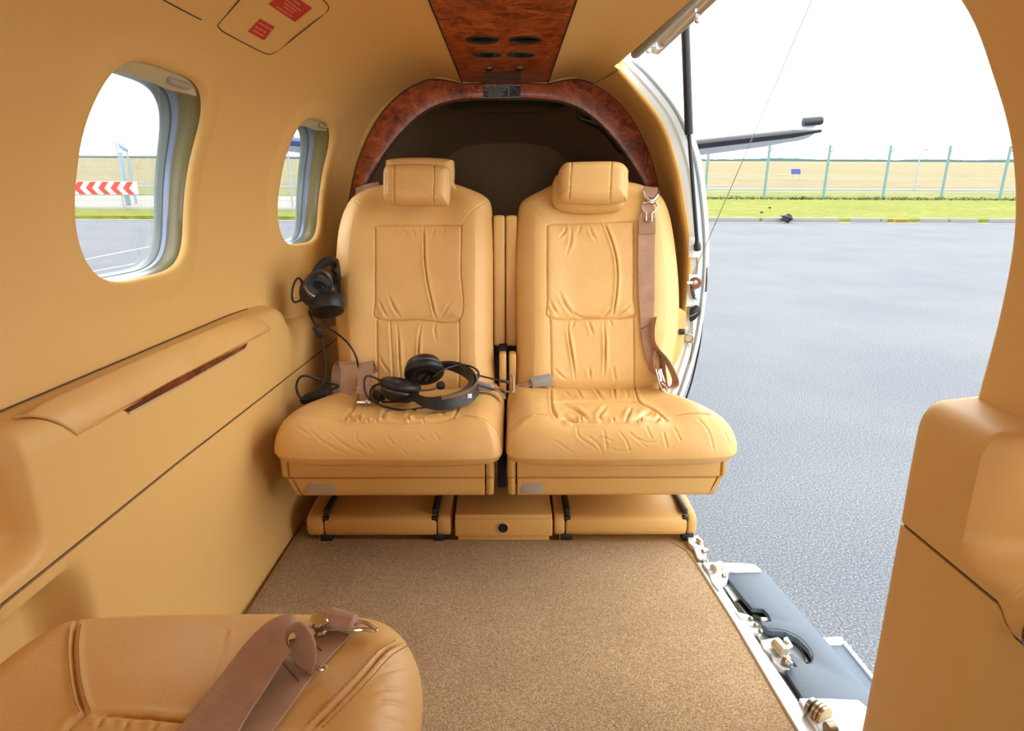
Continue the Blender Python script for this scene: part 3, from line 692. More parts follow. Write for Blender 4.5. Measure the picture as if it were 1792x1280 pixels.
def rear_seat(side):
    L = side < 0
    root = thing('rear_seat', (-.27 if L else .255, 1.6, .0), 'left of the two tan leather rear seats, with a headset lying on its cushion' if L else 'right of the two tan leather rear seats, beside the open cabin door', 'airplane seat', 'two rear seats')
    parts = {}
    if L:
        parts['backrest'] = seat_back(BL, -1, WL, [(PANL, .02, .007), (PANL2, .02, .005)], -.272).build('backrest', M['leather'], root, merge=0)
        parts['cushion'] = seat_cushion(CL, -.27, SWL, [(PCL, .012, .004)]).build('seat_cushion', M['leather'], root, merge=0)
    else:
        parts['backrest'] = seat_back(BR, 1, WR, [(PANR, .02, .007), (PANR2, .02, .005)], .252).build('backrest', M['leather'], root, merge=0)
        parts['cushion'] = seat_cushion(CR, .255, SWR, [(PCR, .012, .004)]).build('seat_cushion', M['leather'], root, merge=0)
    # headrest: backing pad and strapped pillow
    if L:
        pad = head_pad([(676, 290), (682, 281), (730, 278), (788, 281), (795, 290), (795, 318), (789, 335), (680, 335), (676, 320)], .02, .035, .035, .03)
        pil = [(672, 300), (678, 291), (690, 289.5), (730, 289), (762, 290.5), (782, 294), (789, 304), (788.5, 335), (786, 357), (780, 361), (759, 360.5), (730, 360), (690, 359), (677, 353), (671.5, 345), (671, 320)]
        sm = [([(690, 289), (689.5, 325), (690, 360)], .004, .0022), ([(760, 289), (759, 325), (758, 362)], .004, .0022), ([(676, 300), (675, 345)], .002, .002), ([(785, 300), (783, 355)], .002, .002)]
        pb = [(690.5, 291), (760, 292), (758.5, 361.5), (690.5, 360)]; flap = None
    else:
        pad = head_pad([(965.5, 331), (969, 316), (980, 306), (1040, 300), (1092, 306), (1100, 330), (1097, 350), (1086, 367), (1060, 372), (1027, 374), (995, 372), (972, 364), (966, 350)], .005, .035, .03, .03, [([(968, 335), (973, 352), (985, 364), (1027, 371), (1078, 366), (1094, 345)], .003, .0022)])
        pil = [(977, 312), (978, 300), (987, 288), (1000, 285.5), (1036, 284.5), (1072, 284.5), (1088, 288), (1098, 298), (1099, 310), (1097, 348), (1092, 354), (1070, 357), (1035, 357.5), (1000, 356), (984, 352), (977.5, 342)]
        sm = [([(1000.5, 285), (998, 320), (996, 357)], .004, .0022), ([(1070.5, 284), (1068.5, 320), (1067, 358)], .004, .0022), ([(981, 300), (980.5, 345)], .002, .002), ([(1094, 300), (1092, 352)], .002, .002)]
        pb = [(1001, 286), (1070, 285), (1067, 357.5), (996.5, 356.5)]
    hr = pad.build('headrest', M['leather'], root, merge=0)
    head_pad(pil, .062, .034, .034, .034, sm, 80, 70).build('pillow', M['leather'], hr, merge=0)
    # shroud under the cushion
    x0, x1 = (-.530, -.034) if L else (-.003, .508)
    a, b = (x0+.020, x1-.022) if L else (x0+.022, x1-.016)
    def col(xa, xb, rl=.004, shrink_l=0, shrink_r=0, grow=0):
        mb = MB(); lv = []
        for z, dy, k in ((.300, .0, 0), (.288, .0, 0), (.241, .001, 0), (.238, .003, 0), (.236, .013, 0), (.2325, .013, .15), (.2305, .007, .3), (.205, .012, .7), (.190, .016, .9), (.182, .022, 1), (.179, .03, 1)):
            lv.append(rounded_loop(xa+shrink_l*k, xb-shrink_r*k, 1.417+dy-grow, 1.74, rl, z))
        stack(mb, lv); return mb
    sl, sr = (.030, .002) if L else (.002, .024)
    col(a, b, .003, sl*.7, sr*.7).build('shroud', M['plastic'], root)
    col(x0, a-.0022, .010, sl, -sl*.7+.0 if L else 0).build('side_cap', M['plastic'], root)
    col(b+.0022, x1, .010, -sr*.7 if not L else 0, sr).build('side_cap', M['plastic'], root)
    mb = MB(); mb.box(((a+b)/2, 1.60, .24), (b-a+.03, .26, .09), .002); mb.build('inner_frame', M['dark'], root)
    cx = atY(561, 853, 1.43)[0] if L else atY(931, 856, 1.43)[0]
    mb = MB(); mb.box((cx, 1.4325, .2065), (.066 if L else .052, .012, .032), .003); mb.build('release_plate', M['taupe_plastic'], root)['label'] = 'grey release plate'
    # low base under the seat
    k = 1.698/FPX
    if L: xs = (-.522, -.478, -.186, -.150)
    else: xs = (.118, .146, .462, .486)
    def base(xa, xb, ya, r=.004, cut=0):
        mb = MB(); pr = [(ya+.012, .0155), (ya+.004, .02), (ya, .032), (ya+.001, .058), (ya+.006, .067), (ya+.016, .0715), (ya+.08, .078), (1.80, .082), (1.80, .02)]
        n = len(pr); rows = []
        for x, ins in ((xa, .003), (xa+.0015, .001), (xa+.004, 0), (xb-.004, 0), (xb-.0015, .001), (xb, .003)):
            rows.append([V3(x, y+ins*(1 if y < 1.7 else -1), z+(-ins if z > .04 else ins)) for y, z in pr])
        o = len(mb.v); mb.grid(rows, close_v=True); mb.f += [tuple(o+j for j in range(n)), tuple(o+5*n+j for j in range(n))]; mb.mi += [0, 0]; return mb
    base(xs[1]+.0015, xs[2]-.0015, 1.540).build('base_cover', M['base'], root)
    for (xa, xb), outer in (((xs[0], xs[1]-.0015), L), ((xs[2]+.0015, xs[3]), not L)):
        m = base(xa, xb, 1.541); xf = (xs[1]-.008) if (xa == xs[0]) else xs[2]+.008
        m.box((xf, 1.552, .012), (.014, .014, .026), .003); m.build('base_cap', M['base'], root)
    for x in (xs[1]+.006, xs[2]-.006):
        m = MB(); m.box((x, 1.67, .081), (.013, .24, .016), .002); m.box((x, 1.549, .063), (.016, .012, .016), .003); m.build('rail', M['black'], root)
    for x in (xs[1]+.004, xs[2]+.004):
        m = MB(); m.box((x, 1.556, .011), (.032, .03, .022), .004); m.box((x, 1.70, .02), (.03, .25, .03), .003); m.build('foot', M['black'], root)
    mb = MB(); mb.box(((x0+x1)/2, 1.765, .135), (.36, .06, .11), .004); mb.build('pedestal', M['base'], root)
    # stowed armrest between the backs
    xa = (.5*(863.5+884.5), .5*(885.5+905))[0 if L else 1]
    p0, p1 = atY(xa, 605, 1.93), atY(xa, 379, 1.99)
    m = MB(); q = (p1-p0); ln = np.linalg.norm(q); m.box((p0+p1)/2, (.0335, .07, ln), .008, rot_from((1, 0, 0), (0, q[2], -q[1])), 3); m.build('armrest', M['leather'], root)
    xa = 882 if L else 898; p0, p1 = atY(xa, 700, 1.80), atY(xa, 615, 1.83)
    xa = 880 if L else 897; p0, p1 = atY(xa, 700, 1.80), atY(xa, 615, 1.83)
    m = MB(); m.box((p0+p1)/2, (.020, .05, abs(p1[2]-p0[2])), .006, None, 3); m.build('armrest_bracket', M['plastic'], root)
    return root, parts
seatL, PL = rear_seat(-1); seatR, PR = rear_seat(1)
# dark mechanism standing for the shade between the two seats
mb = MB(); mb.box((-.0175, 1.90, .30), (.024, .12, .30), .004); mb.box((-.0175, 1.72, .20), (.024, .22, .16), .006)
tag(mb.build('seat_gap_shade', M['dark']), 'dark shade mechanism in the slot between the two rear seats', 'filler')
# locker between the two bases
lk = thing('underseat_locker', (-.014, 1.55, 0), 'low tan metal box with a black round hole between the two seat bases', 'box')
mb = MB(); mb.box((-.0135, 1.665, .048), (.250, .25, .062), .003); mb.build('body', M['base'], lk)
mb = MB(); mb.box((-.0135, 1.543, .0425), (.2525, .014, .050), .005, None, 3); mb.build('front_panel', M['base'], lk)
mb = MB(); mb.box((-.0135, 1.548, .010), (.236, .010, .016), .001); mb.build('kick_strip', M['base'], lk)
mb = MB(); mb.lathe((-.0155, 1.5355, .0435), (0, -1, 0), [(.0165, -.002), (.0165, .001), (.0145, .0022), (.0125, .0008)], 28); g = mb.build('grommet', M['base'], lk)
mb = MB(); mb.lathe((-.0155, 1.5352, .0435), (0, -1, 0), [(.0128, -.002), (.0128, .0012)], 28); mb.build('hole', M['dark'], g)

# near seat at the lower left, seen from behind, front edge pointing aft
near = thing('front_seat', (-.32, .35, 0), 'tan leather seat cushion in the near left corner with a belt lying across it', 'airplane seat')
CN = [(x, y+.016 if y > .3 else y) for x, y in [(-.32, .672), (-.20, .668), (-.135, .650), (-.102, .610), (-.090, .55), (-.088, .40), (-.09, .20), (-.12, .16), (-.30, .15), (-.50, .16), (-.545, .20), (-.548, .40), (-.546, .54), (-.535, .61), (-.508, .650), (-.44, .668)]]
NS = [([(133, 1090), (128, 1130), (131, 1180), (140, 1225), (151, 1252)], .004, .0026, .5), ([(151, 1252), (230, 1256), (330, 1264), (420, 1268)], .004, .003, .6), ([(151, 1252), (128, 1266), (110, 1290)], .003, .003, .4),
      ([(705, 1122), (672, 1142), (640, 1178), (600, 1222), (540, 1283)], .004, .0022, .5),
      ([(230, 1262), (215, 1285)], .003, .003, .7), ([(280, 1265), (262, 1290)], .003, .003, .7), ([(180, 1258), (172, 1280)], .003, .003, .7),
      ([(385, 1098), (395, 1110), (375, 1150)], .0008, .003, .5), ([(400, 1098), (390, 1140), (370, 1185)], .0008, .003, .5), ([(440, 1095), (420, 1130)], .0007, .003, .5),
      ([(660, 1180), (700, 1170), (728, 1168)], .001, .0025, .6), ([(640, 1212), (680, 1205), (725, 1212)], .0012, .0025, .6), ([(630, 1232), (690, 1230), (722, 1250)], .0012, .0025, .6), ([(655, 1155), (690, 1145)], .0008, .002, .5), ([(650, 1260), (690, 1262), (715, 1275)], .001, .0025, .6), ([(560, 1190), (500, 1240)], .0006, .004, .5)]
def hn(x, y): return -.012*bump1(x, -.32, .16)*smooth01((.56-y)/.12)+.006*bump1(np.abs(x+.32), .19, .05)
ncush = cushion(spline(np.array(CN), 5, True), lambda x, y, h: np.stack([x, np.broadcast_to(y, np.shape(x)), np.broadcast_to(.347+np.asarray(h), np.shape(x))], -1), .065, .06, .055, 280, 280, hn, NS, [([(151, 1252), (230, 1256), (330, 1264), (560, 1275), (500, 1400), (100, 1400), (110, 1290)], .012, .005)], pw=2.3).build('seat_cushion', M['leather'], near, merge=0)
mb = MB(); stack(mb, [rounded_loop(-.535, -.10, .2, .645, .03, z) for z in (.285, .20, .19)]); mb.build('shroud', M['plastic'], near)
mb = MB(); stack(mb, [rounded_loop(-.48, -.16, .25, .55, .02, z) for z in (.20, .0)]); mb.build('pedestal', M['base'], near)
BVN = bvh_of(ncush)
def stitches(bv, polys, par, name='stitching', gap=.0048, ln=.0030, r=.00055, off=(0,)):
    for pl in polys:
        pts = []; mb = MB()
        for x, y in spl(pl, 40):
            try: pts.append(hit(bv, x, y, .0006)[0])
            except ValueError: pass
        if len(pts) < 3: continue
        P = np.array(pts); L = np.r_[0, np.cumsum(np.linalg.norm(np.diff(P, axis=0), axis=1))]
        s0 = 0
        while s0+ln < L[-1]:
            q = [[np.interp(s, L, P[:, k]) for k in range(3)] for s in (s0, s0+ln*.5, s0+ln)]; mb.tube(q, r, 5); s0 += gap
        mb.build(name, M['thread'], par)
stitches(BVN, [[(122, 1100), (119, 1130), (122, 1180), (131, 1226), (141, 1250)], [(141, 1094), (137, 1130), (140, 1180), (149, 1222), (158, 1246)], [(692, 1121), (662, 1140), (630, 1174), (590, 1216), (535, 1272)], [(718, 1128), (685, 1148), (652, 1184), (612, 1228), (560, 1279)]], ncush)
BVR, BVL = bvh_of(PR['cushion']), bvh_of(PL['cushion'])
stitches(BVR, [pc([(330, 277), (240, 274), (145, 304), (55, 384), (20, 460)], 880, 660, K4), pc([(1260, 286), (1350, 268), (1450, 265), (1565, 288), (1686, 364), (1740, 445)], 880, 660, K4)], PR['cushion'], r=.0004)
stitches(BVL, [pc([(95, 340), (165, 290), (270, 260), (400, 258), (500, 273)], 460, 660, K4), pc([(1480, 279), (1605, 308), (1698, 388), (1744, 520)], 460, 660, K4)], PL['cushion'], r=.0004)
# ================================================================== LOOSE AND FITTED THINGS
def S(x, y, lift=0.):
    try: return hit(BVALL, x, y, lift)[0]
    except ValueError: return atZ(x, y, .405+lift)
BVALL = bvh_of(PL['cushion'], PL['backrest'], PR['cushion'], PR['backrest'], ncush)
# ---- oxygen panel in the left of the ceiling, with placards
def onwall(x, y, lift=.0):
    d = ray(x, y); ts = np.linspace(.5, 2.6, 4000); P = CAM+d*ts[:, None]
    for p in P[::8]:
        pass
    lim = np.array([wall_pt(-1, p[1], t_of_z(min(p[2], 1.2285)))[0] if p[2] < 1.2 else 0 for p in P])
    for i, p in enumerate(P):
        if p[2] >= 1.16:
            # crown: find section height at this x
            k = sY(p[1]); xs = SECF[::-1, 0]*k; zs = SECF[::-1, 1]; zz = np.interp(abs(p[0]+.01), xs, zs)
            if p[2] >= zz: return p-d/np.linalg.norm(d)*lift
        elif p[0] <= lim[i]: return p-d/np.linalg.norm(d)*lift
    raise ValueError((x, y))
ox = thing('oxygen_panel', onwall(480, 45), 'tan oxygen mask panel with two red placards in the left of the ceiling', 'panel')
o_c = [(382, 42), (398, 24), (440, -22), (470, -42), (520, -34), (556, -8), (573, 8), (574, 17), (560, 30), (500, 78), (478, 93), (466, 94), (440, 82), (395, 58), (384, 49)]
seam = [onwall(x, y, .0004) for x, y in o_c]
m = MB(); m.tube(seam, .0013, 6, closed=True, smooth=4); m.build('panel_seam', simple('brown_seam', srgb(96, 66, 34), .7), ox)
def placard(quad, lines, name='placard'):
    P = [onwall(x, y, .0012) for x, y in quad]      # bottom-left, bottom-right, top-right, top-left as read
    x = P[1]-P[0]; y = P[3]-P[0]; m = MB(); m.add(P, [(0, 1, 2, 3)]); n = np.cross(x, y); n /= np.linalg.norm(n)
    if np.dot(n, CAM-P[0]) < 0: n = -n
    m.add([p-n*.0006 for p in P], [(3, 2, 1, 0)]); o = m.build(name, M['red'], ox, smooth=False); w, h = np.linalg.norm(x), np.linalg.norm(y)
    m = MB(); b = .0016
    for a, c in ((P[0], P[1]), (P[1], P[2]), (P[2], P[3]), (P[3], P[0])):
        m.tube([a+n*.0002, c+n*.0002], .0007, 5)
    m.build('border', simple('pale_red_edge', srgb(206, 84, 62), .5), o)
    for fx, fy, sz, tx, al in lines:
        text_mesh('lettering', tx, h*sz, P[0]+x*fx+y*fy, x, y, M['red_text'], o, al, .0008)
    return o
placard([(434, 55), (462, 70), (480, 47), (455, 33)], [(.07, .73, .19, 'OXYGEN MASK INSIDE', 'LEFT'), (.08, .42, .19, 'PULL MASK FOR', 'LEFT'), (.10, .17, .19, 'OXYGEN SUPPLY', 'LEFT')])
placard([(470, 7), (516, 38), (546, 14), (500, -17)], [(.5, .82, .15, 'WARNING', 'CENTER'), (.5, .62, .12, 'OXYGEN MASK IN THIS PANEL', 'CENTER'), (.5, .46, .12, 'DO NOT SMOKE WHILE', 'CENTER'), (.5, .30, .12, 'OXYGEN IS IN USE', 'CENTER'), (.5, .10, .13, 'DO NOT OBSTRUCT MASK', 'CENTER')])
ax_ = thing('ceiling_hatch', onwall(320, 18), 'plain tan ceiling hatch, only its rear edge seam showing at the top left', 'panel')
m = MB(); m.tube([onwall(x, y, .0004) for x, y in [(276, -6), (290, 2), (320, 18), (345, 31), (352, 34)]], .0012, 6, smooth=4); m.build('hatch_seam', M['gap'], ax_)
# ---- placards on the overhead console and the arch
pk = thing('load_placard', atY(878, 160, 2.197), 'black load placard with pale lettering and border on the crown of the wood arch', 'placard')
a, b, c_, d_ = atY(846, 171, 2.1955), atY(911, 170, 2.1955), atY(911, 149.5, 2.1955), atY(846, 150, 2.1955)
m = MB(); m.prism([a, b, c_, d_], V3(0, .0015, 0)); m.build('plate', M['placard'], pk, smooth=False)
m = MB(); m.tube([a, b, c_, d_], .0011, 6, closed=True); m.build('border', M['placard_text'], pk)
W_ = b[0]-a[0]; H_ = d_[2]-a[2]
def ptxt(fx, fz, sz, s, par, org, al='LEFT', mat=None): return text_mesh('lettering', s, sz, org+V3(W_*fx, -.0005, H_*fz), (1, 0, 0), (0, 0, 1), mat or M['placard_text'], par, al)
ptxt(.04, .80, .0066, '100 Kg - 220 lbs MAXIMUM', pk, a)
for i, s in enumerate(['LOAD MUST BE SECURED WITH NET', 'SEE FLIGHT MANUAL FOR WEIGHT', 'AND BALANCE LIMITS', 'MAXIMUM FLOOR LOADING', 'TIE DOWN STRAPS REQUIRED', 'KEEP CLEAR OF NET']):
    ptxt(.32, .66-.115*i, .0042, s, pk, a, 'CENTER')
m = MB(); m.box(a+V3(W_*.68, -.0006, H_*.5), (.0022, .0006, H_*.8)); m.build('divider', M['placard_text'], pk)
m = MB(); q0 = a+V3(W_*.70, -.0006, H_*.15)
m.tube([q0+V3(.0300*math.cos(t), 0, .0260*math.sin(t)) for t in np.linspace(.1, 1.35, 14)], .0004, 5); m.build('load_curve', M['placard_text'], pk)
for fx, fz, s in ((.72, .74, '100'), (.72, .52, '50'), (.80, .08, '20'), (.88, .10, '40'), (.95, .12, '60')): ptxt(fx, fz, .0042, s, pk, a)
fk = thing('faint_placard', (-.018, 2.1, 1.214), 'faint bronze placard on the wood console just ahead of the black one', 'placard')
f0, f1, f2, f3 = [atZ(x, y, 1.2138) for x, y in ((846, 147), (911, 146.5), (911, 125), (846, 127))]
m = MB(); m.prism([f0, f1, f2, f3], V3(0, 0, .0008)); m.build('plate', M['faint'], fk, smooth=False)
m = MB(); m.tube([f0, f1, f2, f3], .0007, 6, closed=True); m.build('border', M['faint_text'], fk)
for i, s in enumerate(['100 Kg - 220 lbs MAXIMUM', 'LOAD MUST BE SECURED', 'SEE FLIGHT MANUAL', 'AND BALANCE LIMITS', 'TIE DOWN STRAPS REQUIRED']): text_mesh('lettering', s, .014, f0*.68+f1*.32+(f3-f0)*(.08+.18*i)+V3(0, 0, -.0002), (1, 0, 0), (0, -1, 0), M['faint_text'], fk, 'CENTER')

# ---- left wall armrest with wood inlay
ar = thing('side_armrest', (-.59, 1.18, .56), 'rolled tan leather armrest along the left wall ledge with a dark wood inlay below', 'armrest')
m = MB(); rows = []
for s in np.linspace(0, 1, 30):
    row = []
    for k, a in enumerate(np.linspace(0, 1, 14)):
        Y = (.846+(.784-.846)*a)*(1-s)+(1.575+(1.495-1.575)*a)*s; xt = x_low(Y, .555, -1); an = a*PI*.5
        e = .0055*min(1, 12*s+.1, 12*(1-s)+.1)*(1 if 0 < k < 13 else .1); row.append(V3(-(xt+.032-(.032+e)*math.cos(min(an, PI/2))+max(0, an-PI/2)*.06), Y, .556+(.045+e)*math.sin(min(an, PI/2))+max(0, an-PI/2)*.004))
    rows.append(row)
m.grid(rows); pad = m.build('pad', M['leather'], ar)
ends = np.array(rows); m = MB(); m.tube(ends[0]+V3(0, 0, .001), .0016, 6); m.tube(ends[:, 0]+V3(.0, 0, -.0005), .0014, 6); m.tube(ends[-1]+V3(0, 0, .001), .0016, 6); m.build('piping', M['leather_dark'], pad)
def PX(x, y, off=.003): 
    p = atX(x, y, -.573)
    for _ in range(4): p = atX(x, y, -(x_low(p[1], max(.43, min(p[2], .555)), -1)-off))
    return p
inl = [(209, 714), (431, 594), (438, 592), (429, 611), (226, 723)]
m = MB(); m.prism([PX(x, y, .001) for x, y in inl], V3(-.006, 0, 0)); m.build('wood_inlay', M['burl_dark'], ar, smooth=False)
m = MB(); m.tube([PX(x, y, .002) for x, y in [(226, 723.5), (330, 667), (429, 611), (434, 601), (438, 592)]], .0018, 8); m.build('gold_trim', M['gold'], ar)
m = MB(); m.tube([V3(-(wall_x(Y, .604)+.006), Y, .6045) for Y in np.linspace(.3, 1.6, 30)], .0011, 6); m.build('ledge_joint', M['gap'], lowL[0])

# ---- belts on the right seat
tgR = thing('shoulder_belt', S(1133, 500), 'brown belt hanging down the right side of the right rear seatback, chrome tongue on top', 'seat belt')
def BKpt(x, y, lift=.004):
    try: return S(x, y, lift)
    except ValueError: return back3d(np.array(back_local(x, y)[0]), back_local(x, y)[1], .02)
cen = [(1134, 352), (1133, 378), (1132, 410), (1131.5, 440), (1131.5, 480), (1132, 520), (1132.5, 555), (1132, 580), (1134, 605), (1138, 630), (1144, 648)]
wd = [.030, .042, .047, .047, .046, .044, .038, .030, .026, .020, .016]
pts = []
for i, (x, y) in enumerate(cen): p = S(x, y, .006); pts.append((p, V3(1, -.12-.05*i/4, .0)))
m = MB(); m.ribbon(pts, wd, .0018); m.build('strap', M['belt'], tgR)
m = MB(); m.ribbon([(S(1132.5, y, .0085), V3(1, -.12, 0)) for y in (384, 392, 402, 411)], .0475, .0018); m.build('leather_patch', M['belt_patch'], tgR)
m = MB(); m.ribbon([(S(1137, 334, .012), V3(1, 0, 0)), (S(1137, 342, .012), V3(1, 0, 0)), (S(1136, 350, .012), V3(1, 0, 0))], [.040, .036, .018], .003); m.build('upper_webbing', M['belt_patch'], tgR)
def R3(x, y, l=.014): return S(x, y, l)
m = MB(); m.tube([R3(1126, 339), R3(1129, 347), R3(1135, 355), R3(1142, 355), R3(1147, 347), R3(1149, 340)], [.003, .0055, .005, .005, .0055, .003], 10, smooth=4); m.build('yoke', M['chrome'], tgR)
m = MB(); m.tube([R3(1128, 359), R3(1123.5, 366), R3(1126, 373), R3(1131, 378), R3(1131, 391), R3(1140, 391), R3(1140, 378), R3(1145, 373), R3(1148, 366), R3(1143, 359)], .0026, 8, closed=True); m.tube([R3(1131, 379), R3(1140, 379)], .002, 8); m.build('tongue', M['chrome'], tgR)
m = MB(); m.tube([R3(1123, 577, .009), R3(1134, 571, .010), R3(1141, 567, .010), R3(1142, 573, .010)], .0018, 8, smooth=3); m.build('slide_loop', M['bronze'], tgR)
lb = thing('lap_belt_loop', S(1160, 678), 'brown lap belt loop standing at the outer rear corner of the right seat cushion', 'seat belt')
def RB(x, y, Y): return atY(x, y, Y)
pl = [(1144, 556, 1.800), (1141, 575, 1.79), (1142, 598, 1.78), (1150, 612, 1.765), (1164, 628, 1.75), (1174, 645, 1.74), (1181, 662, 1.73), (1181, 674, 1.72), (1172, 680, 1.71), (1164, 672, 1.72), (1160, 655, 1.74), (1158, 635, 1.76), (1152, 616, 1.775), (1144, 613, 1.775), (1139, 628, 1.765), (1141, 645, 1.75), (1150, 655, 1.735), (1157, 664, 1.72), (1160, 681, 1.70)]
m = MB(); m.ribbon([(RB(x, y, Y), V3(.25, -1, .15)) for x, y, Y in pl], .036, .0017, 6); m.build('strap', M['belt'], lb)
m = MB(); p0, p1 = RB(1151, 646, 1.705), RB(1157, 668, 1.69); d = p1-p0; m.box((p0+p1)/2, (.014, .006, np.linalg.norm(d)), .0025, rot_from((1, 0, 0), (0, d[2], -d[1]))); m.tube([p0+V3(-.006, -.004, 0), p1+V3(-.006, -.004, 0)], .002, 8); m.tube([p0+V3(.007, -.004, 0), p1+V3(.007, -.004, 0)], .002, 8); m.build('adjuster', M['chrome'], lb)
m = MB(); m.tube([RB(1152, 668, 1.69), RB(1160, 684, 1.68), RB(1168, 687, 1.68), RB(1166, 678, 1.69), RB(1157, 670, 1.69)], .0019, 8, smooth=3); m.build('anchor_ring', M['steel'], lb)
# ---- grey buckle on the right cushion and one half hidden on the left cushion
def buckle(name, x, y, ang, label, zl=.018):
    c = S(x, y, zl); n = hit(BVALL, x, y)[1]; t = thing(name, c, label, 'buckle', 'grey belt buckles')
    u = np.array([math.cos(ang), math.sin(ang), .12]); R_ = rot_from(u, (-math.sin(ang), math.cos(ang), .25))
    bm = bmesh.new(); bmesh.ops.create_cube(bm, size=1)
    for v in bm.verts: v.co.x *= .060; w = .030 if v.co.x < 0 else .036; v.co.y *= w; v.co.z *= (.018 if v.co.x < 0 else .026)
    bmesh.ops.bevel(bm, geom=bm.edges[:], offset=.0035, segments=3, profile=.6, affect='EDGES'); bmesh.ops.transform(bm, matrix=R_.to_4x4(), verts=bm.verts)
    m = MB(); m._bm(bm, c); m.build('housing', M['grey_plastic'], t)
    e = c+np.array(R_ @ Vector((.0305, 0, 0))); m = MB(); m.box(e, (.002, .026, .014), .0008, R_); m.build('slot_face', simple('light_grey_plastic', srgb(170, 168, 164), .4), t)
    s0 = c+np.array(R_ @ Vector((-.026, 0, 0))); s1 = c+np.array(R_ @ Vector((-.048, 0, -.006))); s2 = c+np.array(R_ @ Vector((-.066, .004, -.022)))
    m = MB(); m.ribbon([(s0, np.array(R_.col[1])), (s1, np.array(R_.col[1])), (s2, np.array(R_.col[1]))], .024, .004); m.build('strap_stub', M['belt'], t); return t
buckle('belt_buckle', 945, 678, .25, 'grey plastic belt buckle lying on the inner rear corner of the right seat cushion')
buckle('belt_buckle', 843, 688, PI-.15, 'grey belt buckle half hidden behind the headset on the left seat cushion')
# ---- U-shaped steel catch between the cushions
hk = thing('steel_hook', atY(894, 672, 1.655), 'thin U shaped steel bracket standing between the two seat cushions', 'bracket')
m = MB(); m.tube([atY(882, 684.5, 1.64), atY(895, 687, 1.64), atY(899, 684, 1.645), atY(898.5, 668, 1.655), atY(897.5, 658, 1.66), atY(893.5, 658, 1.66), atY(892.5, 668, 1.655), atY(889, 670, 1.66)], .0028, 8, smooth=3); m.build('wire_frame', M['bronze'], hk)
# ---- folded belt at the outer side of the left seat
fb = thing('folded_belt', S(625, 690), 'folded brown belt bunched on the outer rear corner of the left seat cushion', 'seat belt')
FB = lambda x, y, Y: atY(x, y, Y)
m = MB(); m.ribbon([(FB(598, 688, 1.69), V3(.95, .35, 0)), (FB(594, 665, 1.72), V3(.9, .5, 0)), (FB(598, 640, 1.735), V3(.9, .4, 0)), (FB(606, 633.5, 1.715), V3(1, .1, 0)), (FB(610, 641, 1.69), V3(1, -.1, 0)), (FB(611, 662, 1.675), V3(1, -.1, 0)), (FB(609, 684, 1.665), V3(1, 0, 0)), (FB(614, 692, 1.66), V3(1, 0, 0))], .044, .0018); m.build('strap', M['belt'], fb)
m = MB(); m.ribbon([(FB(650, 655, 1.745), V3(.9, .3, 0)), (FB(644, 640, 1.735), V3(1, .2, .1)), (FB(640, 634, 1.715), V3(1, .1, .15)), (FB(639, 645, 1.69), V3(1, .05, .12)), (FB(639, 670, 1.66), V3(1, 0, .05)), (FB(640, 692, 1.635), V3(1, 0, 0)), (FB(640, 703, 1.61), V3(1, 0, 0))], [.040, .040, .042, .042, .040, .034, .028], .0018); m.build('strap', M['belt'], fb)
m = MB(); m.ribbon([(FB(636, 700, 1.64), V3(1, .2, 0)), (FB(650, 680, 1.70), V3(1, .2, 0)), (FB(662, 690, 1.69), V3(1, .2, 0)), (FB(672, 700, 1.67), V3(1, .2, 0))], .03, .002); m.build('strap_end', M['belt_patch'], fb)
p = S(641, 709, .007); m = MB(); m.tube([p+V3(-.022, 0, 0), p+V3(.016, -.002, .002)], .0035, 10); m.tube([p+V3(-.022, -.006, 0), p+V3(.012, -.010, .001)], .0028, 10)
for dx in (.004, .014): m.lathe(p+V3(dx, -.006, .004), (0, -.5, 1), [(.006, -.004), (.0065, .001), (.004, .005), (.001, .006)], 14)
m.build('tongue', M['chrome'], fb)
m = MB(); m.tube([FB(588, 668, 1.74), FB(584, 660, 1.74), FB(589, 652, 1.745)], .002, 8, smooth=3); m.build('wire_clip', M['steel'], fb)
ub = thing('upper_belt', atY(640, 333, 2.12), 'short piece of brown belt over the outer shoulder of the left seatback', 'seat belt')
m = MB(); m.ribbon([(atY(623, 337, 2.10), V3(.1, .3, 1)), (atY(636, 333, 2.08), V3(0, .3, 1)), (atY(650, 329, 2.07), V3(0, .3, 1)), (atY(664, 327, 2.07), V3(0, .3, 1))], .030, .003); m.build('strap', M['belt_patch'], ub)

# ---- headset on the left cushion
hs = thing('headset', S(745, 700), 'black pilot headset with microphone boom lying on the left seat cushion', 'headset', 'pilot headsets')
ZB = .400
hb = [(760, 640, .438), (785, 640, .436), (806, 646, .43), (822, 658, .424), (830, 674, .416), (822, 689, .408), (800, 700, .402), (772, 706, .399), (748, 705, .398), (730, 697, .398), (718, 690, .40)]
P = [atZ(x, y, z) for x, y, z in hb]
def vdir(i): t = P[min(i+1, len(P)-1)]-P[max(i-1, 0)]; t[2] = 0; n = np.cross(t, V3(0, 0, 1)); n /= np.linalg.norm(n); return V3(0, 0, 1)*.9+n*.35
m = MB(); m.ribbon([(p, vdir(i)) for i, p in enumerate(P)], [.014, .022, .032, .037, .038, .038, .037, .034, .027, .018, .012], .012, 6); band = m.build('headband', M['black_pad'], hs)
Pm = spline(np.array(P), 6); sel = Pm[14:44]; 
cen_ = sel.mean(0); outw = sel-cen_; outw[:, 2] = 0; outw /= np.linalg.norm(outw, axis=1)[:, None]
m = MB(); m.ribbon([(p+o*.008+V3(0, 0, .014), V3(0, 0, 1)+o*.3) for p, o in zip(sel[::3], outw[::3])], .009, .004, 4); m.build('upper_rail', M['bronze'], band)
